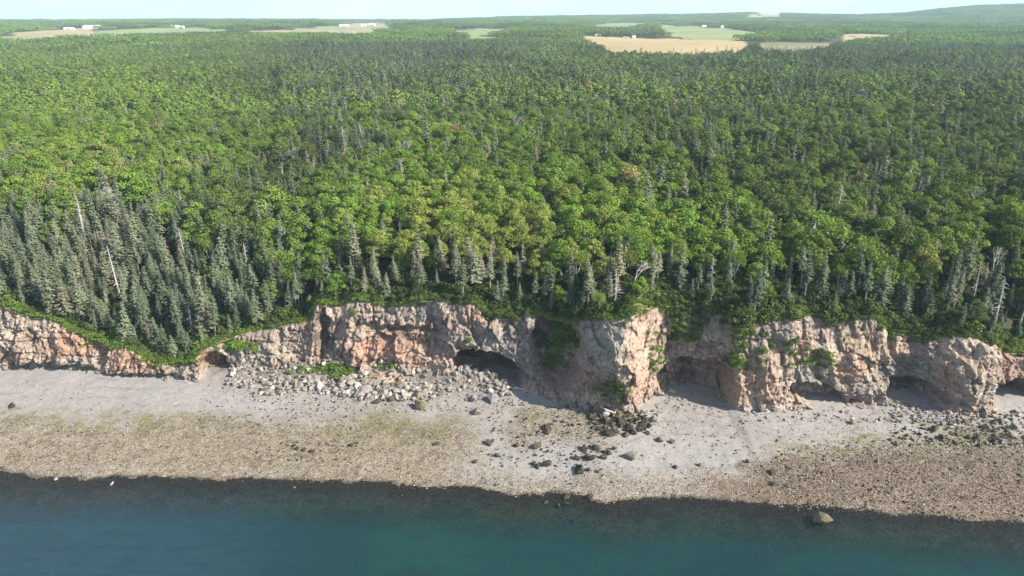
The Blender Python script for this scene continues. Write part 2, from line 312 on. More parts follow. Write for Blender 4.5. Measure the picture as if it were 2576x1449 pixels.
cc = m.mix(1.0, base, m.ramp(v1, [(0.32, (0.55, 0.53, 0.52)), (0.5, (1.0, 1.0, 1.0)), (0.68, (1.25, 1.24, 1.22))]), 'MULTIPLY')
b_ = m.bump(v1, 1.0, 0.5); b_ = m.bump(m.rng(cr_, 0, 0.12), 0.7, 0.22, b_); b_ = m.bump(v2, 1.0, 0.16, b_)
M_CLIFF = m.done(m.bsdf(cc, 0.93, b_, 0.2))
V_ = np.stack([X2, Y2, Z2], -1).reshape(-1, 3)
rc = np.concatenate([col.reshape(-1, 3), np.ones((X.size, 1))], 1)
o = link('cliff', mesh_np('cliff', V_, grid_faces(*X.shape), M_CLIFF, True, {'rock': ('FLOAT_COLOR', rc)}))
tag(o, 'long pink and grey sea cliff with caves at its foot', 'cliff', kind='structure')
from mathutils.bvhtree import BVHTree
def cliff_at(u, v, out=0.0):
    """nearest grid point of the cliff to a pixel of the measuring frame"""
    Uc, Vc, D = CLP
    k = (Uc - u) ** 2 + (Vc - v) ** 2; near = k < 16
    i = np.argmin(np.where(near, D - 1000, k)) if near.any() else np.argmin(k)
    i = np.unravel_index(i, Uc.shape); return float(CLX[i]), float(CLY[i]) - out, float(CLZ[i])
CLP = project(CLX, CLY, CLZ)

# ------------------------------------------------------------------ land behind the edge
xi = np.concatenate([np.linspace(-205, -190, 6)[:-1], np.arange(-190, 190.01, 0.6), np.linspace(190, 205, 6)[1:]])
dd = np.concatenate([[-0.9, -0.3], np.arange(0, 12, 0.6), np.arange(12, 60, 1.6), np.geomspace(60, 7500, 230)])
XI, DD = np.meshgrid(xi, dd); YE = edgeY(XI)
GX = XI * (1 + np.maximum(DD, 0) / 165.0); GY = np.where(DD < 60, edgeY(XI) + DD, 0)
GY = YE + DD; GZ = ground(GX, GY)
lip = DD < 0; GZ = np.where(lip, edgeZ(XI) + DD * 0.9, GZ)
m = N('forest_floor'); p = m.pos(); n_ = m.noise(0.25, 5, p); n2_ = m.noise(2.5, 4, p)
edge_d = m.attr('edge')
c_ = m.mix(n_, (0.045, 0.05, 0.025), (0.075, 0.085, 0.035)); c_ = m.mix(m.rng(n2_, 0.45, 0.7), c_, (0.10, 0.085, 0.05))
g_ = m.mix(n2_, (0.07, 0.10, 0.03), (0.17, 0.165, 0.07)); c_ = m.mix(edge_d, c_, g_)
M_FLOOR = m.done(m.bsdf(c_, 0.97, m.bump(n2_, 0.8, 0.3)))
o = link('ground', mesh_np('ground', np.stack([GX, GY, GZ], -1).reshape(-1, 3), grid_faces(*GX.shape), M_FLOOR, True, {'edge': ('FLOAT', sstep(4, 0, DD + 3 * noise(GX / 4, GY / 4)).ravel())}))
tag(o, 'wooded land rising gently behind the cliff edge to the horizon', 'ground', kind='structure')

# ------------------------------------------------------------------ beach and seabed, water
bx = np.arange(-200, 200.01, 0.36); by = np.concatenate([np.linspace(-60, 70, 50), np.arange(71, 108, 0.9), np.arange(108, 186, 0.36)])
BX, BY = np.meshgrid(bx, by); BZ = beach(BX, BY)
BU, BV, _ = project(BX, BY, BZ)
s_, f_ = shoreY(BX), frontY(BX); tb = (BY - s_) / (f_ - s_)
nb = fbm(BX / 10, BY / 6, o=4, s=201); nb2 = fbm(BX / 2.2, BY / 1.6, o=4, s=211); nb = nb + .35 * fbm(BX / 3.0, BY / 1.8, o=3, s=215)
sand = C(.305, .288, .278); pebl = C(.275, .230, .17); algae = C(.19, .18, .08); pinkp = C(.215, .160, .125); wet = C(.135, .11, .08)
bc = np.broadcast_to(sand, BX.shape + (3,)).copy()
# pebble ground low on the left, sandy tongue in the middle, rusty pebble bank on the right
Vn = BV + 26 * nb + 10 * nb2; Un = BU + 55 * nb + 18 * nb2
lp = sstep(1005, 1105, Vn) * sstep(1260, 1110, Un + (BV - 1100) * 0.25)
rp = sstep(-25, 75, (Vn - np.interp(Un, [1700, 1880, 2100, 2576, 3200], [1290, 1150, 1085, 1075, 1080])))
mp_ = sstep(1000, 1030, Vn) * sstep(1150, 1090, Vn) * sstep(1230, 1300, Un) * sstep(1560, 1480, Un) * 0.75
low = sstep(1170, 1230, Vn) * 0.7
peb = np.clip(np.maximum.reduce([lp, rp, mp_, low]), 0, 1)
bc = lay(bc, peb, pebl); bc = lay(bc, rp * sstep(1120, 1160, BV), pinkp)
al = np.maximum.reduce([sstep(-0.15, 0.35, nb2 + 0.2) * blob(Un, Vn, 330, 1062, 420, 46, .8), blob(Un, Vn, 980, 1080, 260, 60, .8) * sstep(-.6, .1, nb2), blob(Un, Vn, 1350, 1045, 150, 34, .8) * sstep(-.2, .4, nb2),
      blob(Un, Vn, 2120, 1115, 300, 46, .8) * sstep(-.3, .4, nb2), blob(Un, Vn, 2430, 1095, 200, 55, .8) * sstep(-.3, .4, nb2), blob(Un, Vn, 1240, 1170, 160, 60, .8) * sstep(.1, .5, nb2) * .7, blob(Un, Vn, 40, 1050, 200, 40, .8) * sstep(0, .5, nb2) * .8])
bc = lay(bc, np.clip(al * 1.0, 0, .8), algae)
smooth_sand = blob(Un, BV, 2000, 1075, 210, 30, .6); bc = lay(bc, smooth_sand, C(.30, .28, .27))
bc = lay(bc, sstep(.05, .5, nb2) * peb * .65, C(.15, .12, .085)); bc = lay(bc, sstep(.1, .5, -nb) * peb * .4, C(.33, .29, .25)); bc = lay(bc, sstep(.2, .6, fbm(BX / 18, BY / 4, o=3, s=219)) * (1 - peb) * .5, C(.26, .24, .235))
tal = np.clip(talus(BX, BY) / 1.4, 0, 1); bc = lay(bc, tal * .85, C(.22, .19, .16)); bc = lay(bc, blob(Un, BV, 945, 952, 70, 32, .6), C(.50, .34, .26))  # ground under the rockfall darkened: painted shade for gaps between stones; then pink mound
hl = BZ - tal * 2; st_ = np.maximum.reduce([sstep(.05, .0, np.abs(hl - h_ + .12 * noise(BX / 6, BY / 9, s=55))) for h_ in (2.6, 3.05, 3.5, 3.95, 4.4)]) * sstep(-.1, .3, noise(BX / 5, BY / 9, s=57)) * (1 - peb); bc = lay(bc, st_ * .55, C(.16, .13, .12))
wl = sstep(0.16, 0.0, BZ + 0.12 * nb2); bc = lay(bc, wl, wet)
bc = lay(bc, sstep(-0.1, -0.5, BZ), C(.27, .215, .14)); bc = lay(bc, sstep(0, -.3, BZ) * sstep(.05, .35, nb2 + .6 * nb) * .5, C(.035, .03, .025)); bc = lay(bc, sstep(-.5, -3, BZ) * sstep(-.1, .4, nb), C(.13, .12, .07))
lf = sstep(0.05, 0.35, nb2 + nb * .5) * sstep(-.2, .0, -np.abs(BZ - .15)) * sstep(200, 60, BU); bc = lay(bc, lf, C(.05, .04, .03))
bc *= (1 + .10 * nb2)[..., None]
m = N('beach_shingle'); base = m.attr('shingle', out='Color'); pk = m.attr('pebbly'); p = m.pos()
sv = m.vor(2.6, 'F1', p, 'Color'); sd = m.vor(2.6, 'F1', p); sv2 = m.vor(6.0, 'F1', p, 'Color'); sd2 = m.vor(6.0, 'F1', p)
bw = m.n('ShaderNodeSeparateColor'); m.l(sv, bw.inputs[0]); bw2 = m.n('ShaderNodeSeparateColor'); m.l(sv2, bw2.inputs[0])
st = m.mix(1.0, m.ramp(bw.outputs[0], [(0, (.55, .52, .5)), (.4, (.95, .95, .95)), (1, (1.4, 1.38, 1.35))]), m.ramp(bw2.outputs[0], [(0, (.55, .55, .55)), (.5, (1, 1, 1)), (1, (1.35, 1.35, 1.35))]), 'MULTIPLY')
c_ = m.mix(m.math('MULTIPLY', pk, .85), base, m.mix(1.0, base, st, 'MULTIPLY'))
gr = m.noise(5.0, 5, p, .7); c_ = m.mix(1.0, c_, m.ramp(gr, [(.3, (.8, .8, .8)), (.7, (1.15, 1.15, 1.15))]), 'MULTIPLY')
h = m.math('MULTIPLY', m.math('ADD', m.rng(sd, 0, .5, 1, 0), m.rng(sd2, 0, .5, .5, 0)), pk)
M_BEACH = m.done(m.bsdf(c_, 0.9, m.bump(gr, .5, .06, m.bump(h, .9, .16))))
o = link('beach', mesh_np('beach', np.stack([BX, BY, BZ], -1).reshape(-1, 3), grid_faces(*BX.shape), M_BEACH, True,
     {'shingle': ('FLOAT_COLOR', np.concatenate([np.clip(bc, .02, .8).reshape(-1, 3), np.ones((BX.size, 1))], 1)), 'pebbly': ('FLOAT', np.clip(peb + .25 + tal, 0, 1).ravel())}))
tag(o, 'grey sand and tan shingle beach between the cliff and the sea', 'beach', kind='structure')
wxs = np.arange(-320, 320.1, 1.6); wys = np.arange(-260, 150.1, 1.4); WX, WY = np.meshgrid(wxs, wys)
dep = np.maximum(-beach(np.clip(WX, -190, 190), np.maximum(WY, -50)), 0)
m = N('sea_water'); dp = m.attr('depth'); p = m.pos((1, 1, 1))
pn = m.noise(.035, 3, m.pos((1, 1.8, 1)), .5); pn2 = m.noise(.22, 7, m.pos((.7, 2.4, 1)), .7)
body = m.mix(m.rng(pn, .38, .66), (.007, .038, .042), (.009, .054, .046)); body = m.mix(m.attr('blue'), body, (.020, .058, .086))
body = m.mix(m.math('MULTIPLY', m.rng(pn2, .46, .64), .45), body, (.010, .030, .048))
dif = m.n('ShaderNodeBsdfDiffuse'); m.l(body, dif.inputs[0]); tr = m.n('ShaderNodeBsdfTransparent'); tr.inputs[0].default_value = (.93, .96, .94, 1)
rip = m.noise(1.1, 4, m.pos((1, 2.2, 1)), .6); rip2 = m.noise(5.0, 3, m.pos((1, 1.8, 1)), .6)
gn = m.bump(rip2, .8, .06, m.bump(rip, .8, .22))
gl = m.n('ShaderNodeBsdfGlossy'); gl.inputs['Roughness'].default_value = .06; m.l(gn, gl.inputs['Normal'])
fr = m.n('ShaderNodeFresnel'); fr.inputs[0].default_value = 1.333; m.l(gn, fr.inputs['Normal'])
op = m.rng(dp, .05, 1.25, .0, .92); m1 = m.n('ShaderNodeMixShader'); m.l(op, m1.inputs[0]); m.l(tr.outputs[0], m1.inputs[1]); m.l(dif.outputs[0], m1.inputs[2])
m2 = m.n('ShaderNodeMixShader'); m.l(fr.outputs[0], m2.inputs[0]); m.l(m1.outputs[0], m2.inputs[1]); m.l(gl.outputs[0], m2.inputs[2])
M_WATER = m.done(m2.outputs[0])
WU, WV, _ = project(WX, np.maximum(WY, 40), 0 * WX)
blue = sstep(1150, 150, WU + 160 * noise(WX / 30, WY / 20, s=3)) * .85
o = link('water', mesh_np('water', np.stack([WX, WY, 0 * WX], -1).reshape(-1, 3), grid_faces(*WX.shape), M_WATER, True, {'depth': ('FLOAT', dep.ravel()), 'blue': ('FLOAT', blue.ravel())}))
tag(o, 'calm dark teal sea along the shingle shore', 'sea', kind='structure')

# ------------------------------------------------------------------ rocks
def soup(C0, N0, S, asp=1.0):
    """small quads at C0, facing N0, of size S -> verts, faces"""
    n = len(C0); N0 = N0 / np.maximum(np.linalg.norm(N0, axis=1, keepdims=True), 1e-6)
    r = R.normal(size=(n, 3)); t = np.cross(N0, r); t /= np.maximum(np.linalg.norm(t, axis=1, keepdims=True), 1e-6); b = np.cross(N0, t)
    S = np.broadcast_to(np.asarray(S, float), (n,))[:, None] * 0.5
    V = np.stack([C0 - t * S - b * S * asp, C0 + t * S * .7 - b * S * asp, C0 + t * S + b * S * asp, C0 - t * S * .6 + b * S * asp * .8], 1).reshape(-1, 3)
    return V, np.arange(4 * n).reshape(n, 4)
def rock_mesh(i, mat):
    rs = np.random.RandomState(100 + i); bm = bmesh.new()
    P = rs.normal(size=(11 + i % 4 * 2, 3)); P /= np.linalg.norm(P, axis=1, keepdims=True); P = P / (np.abs(P) ** 4).sum(1, keepdims=True) ** .25; P *= rs.uniform(.72, 1.0, (len(P), 1)) * np.array([.5, .42, .36])
    vs = [bm.verts.new(p) for p in P]; bmesh.ops.convex_hull(bm, input=vs)
    for v in [v for v in bm.verts if not v.link_faces]: bm.verts.remove(v)
    bmesh.ops.bevel(bm, geom=bm.edges[:], offset=.02, segments=1, affect='EDGES')
    bmesh.ops.triangulate(bm, faces=bm.faces[:]); bmesh.ops.subdivide_edges(bm, edges=[e for e in bm.edges if e.calc_length() > .22], cuts=1); bmesh.ops.triangulate(bm, faces=bm.faces[:])
    for v in bm.verts:
        n = float(noise(v.co.x * 5 + i, v.co.y * 5, v.co.z * 5, s=7)); v.co += v.co.normalized() * n * .025
    me = bpy.data.meshes.new('rock'); bm.to_mesh(me); bm.free(); me.materials.append(mat); return me
m = N('boulder_rock'); t_ = m.attr('tint', 'INSTANCER'); g = m.n('ShaderNodeTexCoord').outputs['Object']; n_ = m.noise(3.0, 5, g, .65); oi = m.n('ShaderNodeObjectInfo').outputs['Random']
c_ = m.ramp(t_, [(0, (.045, .038, .030)), (.3, (.11, .095, .065)), (.5, (.22, .19, .125)), (.7, (.275, .26, .245)), (.85, (.34, .295, .26)), (1, (.55, .52, .48))])
nz = m.n('ShaderNodeNewGeometry').outputs['Normal']; sx = m.n('ShaderNodeSeparateXYZ'); m.l(nz, sx.inputs[0])
weed = m.math('MULTIPLY', m.rng(n_, .46, .64, 0, .7), m.math('MULTIPLY', m.rng(t_, .6, .35), m.rng(t_, .04, .2, .15, 1))); c_ = m.mix(m.math('MULTIPLY', weed, m.rng(sx.outputs[2], -.2, .6)), c_, (.15, .15, .05))
c_ = m.mix(1.0, c_, m.ramp(n_, [(.3, (.6, .6, .6)), (.7, (1.12, 1.12, 1.12))]), 'MULTIPLY')
M_ROCK = m.done(m.bsdf(c_, .88, m.bump(n_, .7, .12), .25))
ROCKS = [rock_mesh(i, M_ROCK) for i in range(9)]

def instancer(name, P, src, idx, rot, scl, tint, mat_holder=None):
    """one object whose points carry copies of the source meshes"""
    coll = bpy.data.collections.new(name + '_sources')
    for i, me in enumerate(src):
        so_ = bpy.data.objects.new('%s_source_%02d' % (name, i), me); coll.objects.link(so_)
    me = bpy.data.meshes.new(name); me.vertices.add(len(P)); me.vertices.foreach_set('co', np.asarray(P, np.float32).ravel())
    for k, typ, a in (('pick', 'INT', idx), ('tint', 'FLOAT', tint)):
        at = me.attributes.new(k, typ, 'POINT'); at.data.foreach_set('value', np.asarray(a, np.int32 if typ == 'INT' else np.float32))
    for k, a in (('turn', rot), ('size', scl)):
        at = me.attributes.new(k, 'FLOAT_VECTOR', 'POINT'); at.data.foreach_set('vector', np.asarray(a, np.float32).ravel())
    o = link(name, me)
    ng = bpy.data.node_groups.new(name, 'GeometryNodeTree')
    ng.interface.new_socket('Geometry', in_out='INPUT', socket_type='NodeSocketGeometry'); ng.interface.new_socket('Geometry', in_out='OUTPUT', socket_type='NodeSocketGeometry')
    nn = ng.nodes.new; gi, go = nn('NodeGroupInput'), nn('NodeGroupOutput'); ip = nn('GeometryNodeInstanceOnPoints'); ci = nn('GeometryNodeCollectionInfo')
    ci.inputs['Collection'].default_value = coll; ci.inputs['Separate Children'].default_value = True; ci.inputs['Reset Children'].default_value = True
    def na(nm, dt):
        a = nn('GeometryNodeInputNamedAttribute'); a.data_type = dt; a.inputs['Name'].default_value = nm; return a.outputs['Attribute']
    L = ng.links.new; L(gi.outputs[0], ip.inputs['Points']); L(ci.outputs[0], ip.inputs['Instance']); ip.inputs['Pick Instance'].default_value = True
    L(na('pick', 'INT'), ip.inputs['Instance Index']); L(na('turn', 'FLOAT_VECTOR'), ip.inputs['Rotation']); L(na('size', 'FLOAT_VECTOR'), ip.inputs['Scale']); L(ip.outputs[0], go.inputs[0])
    md = o.modifiers.new('scatter', 'NODES'); md.node_group = ng
    return o

ORD = ['first', 'second', 'third', 'fourth', 'fifth', 'sixth', 'seventh', 'eighth', 'ninth', 'tenth', 'eleventh', 'twelfth', 'thirteenth', 'fourteenth', 'fifteenth', 'sixteenth', 'seventeenth', 'eighteenth', 'nineteenth', 'twentieth']
ORD += ['twenty-' + w for w in ORD[:9]] + ['thirtieth'] + ['thirty-' + w for w in ORD[:9]] + ['fortieth']
# beach boulders that stand alone in the photograph: (u, v, width px, tint, kind word)
BL = [(1587,1146,34,.55,'pale'),(1530,1092,26,.06,''),(1500,1126,20,.10,''),(1470,1128,20,.08,''),(1530,1138,20,.25,''),(1545,1128,18,.22,''),(1560,1062,28,.02,''),(1540,1085,24,.04,''),(1585,1075,22,.03,''),(1605,1060,24,.06,''),(1520,1060,26,.05,''),(1575,1094,18,.14,''),(1595,1088,22,.3,''),(1628,1088,16,.28,''),(1660,1108,20,.3,'mossy'),(1690,1110,18,.28,''),(1380,1076,26,.08,''),(1378,1087,20,.10,''),(1230,1114,20,.08,''),(1240,1108,14,.1,''),(1350,1122,24,.08,''),(1300,1120,16,.12,''),(1375,1170,30,.06,''),(1345,1165,16,.1,''),(1455,1184,32,.10,'mossy'),(1425,1250,22,.04,''),(1486,1247,20,.05,''),(1352,1172,14,.1,''),(1478,1148,20,.18,''),(1452,1152,18,.1,''),(1490,1152,28,.06,''),(1520,1150,16,.15,''),(1200,1039,28,.58,'pale tan'),(1192,1003,22,.68,'pink grey'),(1240,1005,30,.70,''),(1212,1000,14,.7,''),(1055,1022,34,.28,'mossy'),(950,1008,24,.12,''),(985,1004,22,.3,''),(28,1022,22,.08,''),(1425,1268,18,.04,''),(1403,1272,18,.03,''),(1372,1264,14,.05,''),(1250,1145,14,.1,''),(1410,1300,14,.04,''),(884,1118,16,.06,''),(747,1128,14,.04,''),(765,1130,14,.04,''),(785,1134,12,.04,''),(740,1120,12,.06,''),(1195,1161,14,.1,''),(1098,1115,16,.08,''),(1945,1188,20,.05,''),(1946,1216,18,.05,''),(2145,1062,18,.6,''),(2545,1095,26,.6,''),(2520,1060,28,.8,''),(2555,1075,22,.75,''),(2480,1076,24,.55,''),(2430,1060,18,.5,''),(2350,1078,20,.2,''),(2460,1102,22,.12,''),(2500,1112,20,.14,''),(2370,1100,18,.2,''),(280,1216,14,.85,'pale'),(140,1204,10,.85,''),(1525,1040,26,.97,'white'),(1552,1046,26,.30,''),(2070,1322,64,.5,''),(1440,1311,16,.04,''),(1880,1160,14,.08,''),(1480,1180,14,.1,''),(1505,1185,12,.2,''),(1700,1173,14,.2,''),(1760,1168,12,.12,''),(1690,986,26,.85,'pinkish')]
rocks = []   # u, v, x, y, size(m), tint
for (u, v, w, t, k) in BL:
    x, y = at_z(u, v, 2.0)
    for _ in range(3): x, y = at_z(u, v, float(beach(x, y)) + .3)
    rocks.append((float(x), float(y), w * 1.22 * y / .9 / FPX, t, k, 1))
rs = np.random.RandomState(5)
def scat(n, us, vs, wr, tr, dens=None):
    c = 0
    while c < n:
        u, v = rs.uniform(*us), rs.uniform(*vs)
        if dens is not None and not in_poly(u, v, dens): continue
        x, y = at_z(u, v, 3.0)
        for _ in range(2): x, y = at_z(u, v, float(beach(x, y)) + .1)
        w = wr[0] + (wr[1] - wr[0]) * rs.rand() ** 2.8
        rocks.append((float(x), float(y), w * y / .9 / FPX, float(np.clip(rs.normal(*tr), 0.01, .99)), '', 0)); c += 1
scat(1500, (560, 1300), (925, 1010), (3.5, 21), (.72, .18), [(560,965),(600,930),(680,925),(870,945),(1000,950),(1110,925),(1150,915),(1300,965),(1290,1000),(1180,985),(1040,1008),(900,1005),(760,985),(640,1000)])
scat(300, (690, 1090), (960, 1010), (8, 32), (.74, .17), [(690,965),(860,960),(1080,975),(1090,990),(1000,1008),(880,1000)])
scat(220, (1450, 1660), (1030, 1100), (6, 22), (.07, .05), [(1480,1040),(1600,1035),(1650,1060),(1620,1085),(1540,1098),(1480,1075)])
scat(500, (500, 1320), (965, 1040), (3, 9), (.62, .2), [(500,955),(640,960),(900,1000),(1300,990),(1320,1030),(900,1040),(600,1010)])
scat(300, (1230, 1900), (1060, 1220), (3, 8), (.14, .12))
scat(200, (0, 1500), (990, 1070), (2.5, 6), (.4, .25))
scat(160, (1650, 2300), (1040, 1100), (2.5, 6), (.5, .25))
scat(60, (1560, 1660), (1030, 1070), (5, 14), (.6, .12))
scat(260, (1230, 1520), (1015, 1180), (4, 12), (.12, .08))
scat(190, (1860, 2260), (1022, 1062), (4, 12), (.75, .10))
scat(300, (2240, 2420), (1012, 1065), (5, 13), (.72, .10))
scat(260, (2380, 2600), (1035, 1125), (6, 18), (.50, .25))
scat(230, (2240, 2600), (1060, 1120), (5, 14), (.20, .10))
scat(150, (500, 900), (1000, 1080), (4, 9), (.15, .08))
scat(160, (0, 1200), (1090, 1190), (3, 8), (.08, .05))
scat(90, (640, 900), (1110, 1160), (4, 8), (.05, .03))
scat(120, (1650, 1850), (990, 1040), (4, 9), (.7, .12))
scat(900, (1950, 2620), (1105, 1300), (3, 10), (.22, .16))
scat(300, (0, 1300), (1060, 1195), (2.5, 6), (.12, .1))
scat(160, (1400, 2300), (1080, 1240), (3, 7), (.25, .2))
scat(260, (0, 1500), (1198, 1262), (3, 8), (.14, .16))
scat(260, (1300, 2576), (1240, 1345), (3, 9), (.16, .16))
scat(60, (0, 500), (960, 1000), (3, 7), (.85, .08))
scat(70, (0, 2576), (1215, 1300), (4, 10), (.15, .2))
rocks.sort(key=lambda r: (-r[5], -r[2]))
def place_rock(r, i):
    x, y, w, t, k, _ = r; z = float(beach(x, y)); k2 = random.Random(i)
    return (x, y, z + w * .2), (k2.uniform(-.3, .3), k2.uniform(-.3, .3), k2.uniform(0, 6.28)), (w * k2.uniform(.85, 1.2), w * k2.uniform(.8, 1.15), w * k2.uniform(.7, 1.1))
named = rocks[:300]
def zone_beach(u, v):
    zs = [(486,936,'under the left cliff and green gully'),(640,0,'below the dark wet notch'),(880,0,'in the pale rockfall below the grassy ledge'),(1010,0,'in the rockfall below the pink mound'),(1150,0,'in the rockfall left of the cave'),(1330,0,'in front of the big arched cave'),(1480,0,'left of the grey promontory'),(1660,0,'at the foot of the grey promontory'),(1860,0,'before the second cave'),(2110,0,'on the grey sand under the pink buttress'),(2400,0,'under the greenish alcove'),(9999,0,'in the rocks at the far right')]
    for z in zs:
        if u < z[0]: return z[2]
def zone_row(v): return 'at the upper beach' if v < 1010 else 'at mid beach' if v < 1080 else 'on the lower beach' if v < 1190 else 'by the waterline'
def tone(t): return 'near-black' if t < .09 else 'dark brown' if t < .2 else 'mossy olive' if t < .42 else 'tan' if t < .62 else 'light grey' if t < .78 else 'pinkish grey' if t < .9 else 'pale'
def ordinals(items):
    """items: list of dicts with key, u -> adds rank from left inside the key"""
    g = {}
    for it in items: g.setdefault(it['key'], []).append(it)
    for k, L_ in g.items():
        L_.sort(key=lambda d: d['u'])
        for i, d in enumerate(L_): d['rank'] = i; d['n'] = len(L_)
    return items
SHORT = [(' the slope above', ''), ('the left pink', 'left pink'), ('above the ', 'above '), ('below the ', 'below '), ('under the ', 'under '), ('of the ', 'of '), ('left of big', 'left of'), ('in front of big ', 'before '), ('in the ', 'in '), ('on the ', 'on '), ('at the ', 'at '), ('before the ', 'before '), ('near the ', 'near '), ('over the ', 'over ')]
def lab(d, noun):
    w = ORD[d['rank']] if d['rank'] < len(ORD) else 'rightmost'; wh = d['where']
    a = noun % d['adj'] + ' ' + wh + (', ' + w + ' from left' if d['n'] > 1 else '')
    for p_, q_ in SHORT:
        if len(a.split()) <= 16: break
        a = a.replace(p_, q_)
    return a
items = []
for i, r in enumerate(named):
    u, v, _ = project(r[0], r[1], beach(r[0], r[1])); big = 'large ' if r[2] > 2.0 else ''
    wh = zone_beach(u, v) + (' ' + zone_row(v) if False else ''); row = zone_row(v).replace('at ', '').replace('on ', '').replace('by ', '').replace('the ', '')
    adj = big + tone(r[3]); items.append(dict(i=i, u=float(u), key=(adj, wh, row), adj=adj, where=wh, row=row))
ordinals(items)
for d in items:
    r = named[d['i']]; o = link('boulder', ROCKS[d['i'] % 9]); lo, ro, s3 = place_rock(r, d['i']); o.location = lo; o.rotation_euler = ro; o.scale = s3; o['tint'] = r[3]
    tag(o, lab(d, '%s ' + {'upper beach': 'boulder high on beach', 'mid beach': 'mid-beach boulder', 'lower beach': 'lower-beach boulder', 'waterline': 'waterline boulder'}[d['row']]), 'boulder', 'boulders lying on the beach')
rest = rocks[300:]
pr = [place_rock(r, 400 + i) for i, r in enumerate(rest)]
o = instancer('rubble', [p[0] for p in pr], ROCKS, [i % 9 for i in range(len(rest))], [p[1] for p in pr], [p[2] for p in pr], [r[3] for r in rest])
tag(o, 'smaller broken rocks scattered over the beach and rockfall', 'rubble', kind='stuff')
# shingle stones
n = 60000; x = R.uniform(-125, 125, n); t = R.rand(n) ** .9; y = shoreY(x) - .8 + t * (frontY(x) - shoreY(x))
z = beach(x, y); u, v, _ = project(x, y, z)
pv = np.interp(0, [0], [0]) ; Vn_ = v + 26 * fbm(x / 10, y / 6, o=4, s=201); Un_ = u + 55 * fbm(x / 10, y / 6, o=4, s=201)
pl = np.maximum.reduce([sstep(1030, 1085, Vn_) * sstep(1260, 1110, Un_ + (v - 1100) * .25) * .7, sstep(0, 40, Vn_ - np.interp(Un_, [1700,1880,2100,2576,3200], [1290,1150,1085,1075,1080])), sstep(1000,1030,Vn_) * sstep(1150,1090,Vn_) * sstep(1230,1300,Un_) * sstep(1560,1480,Un_) * .8, sstep(1150, 1230, Vn_) * .6, 0 * v + .06, np.clip(talus(x, y), 0, 1)])
kp = R.rand(n) < pl; x, y, z, u, v = [a[kp] for a in (x, y, z, u, v)]; n = len(x)
s = R.uniform(.12, .30, n) * (1 + 1.1 * R.rand(n) ** 5) * np.where(u > 1900, 1.25, 1.0)
tn = np.clip(np.where(u > 1900, R.normal(.52, .20, n), R.normal(.66, .15, n)) - .45 * (R.rand(n) < .12), .02, .97)
o = instancer('shingle', np.stack([x, y, z + s * .1], 1), ROCKS[:6], R.randint(0, 6, n), np.stack([R.uniform(-.4, .4, n), R.uniform(-.4, .4, n), R.uniform(0, 6.28, n)], 1), np.stack([s, s * R.uniform(.7, 1, n), s * R.uniform(.5, .9, n)], 1), tn)
tag(o, 'loose tan and grey beach stones', 'shingle', kind='stuff')

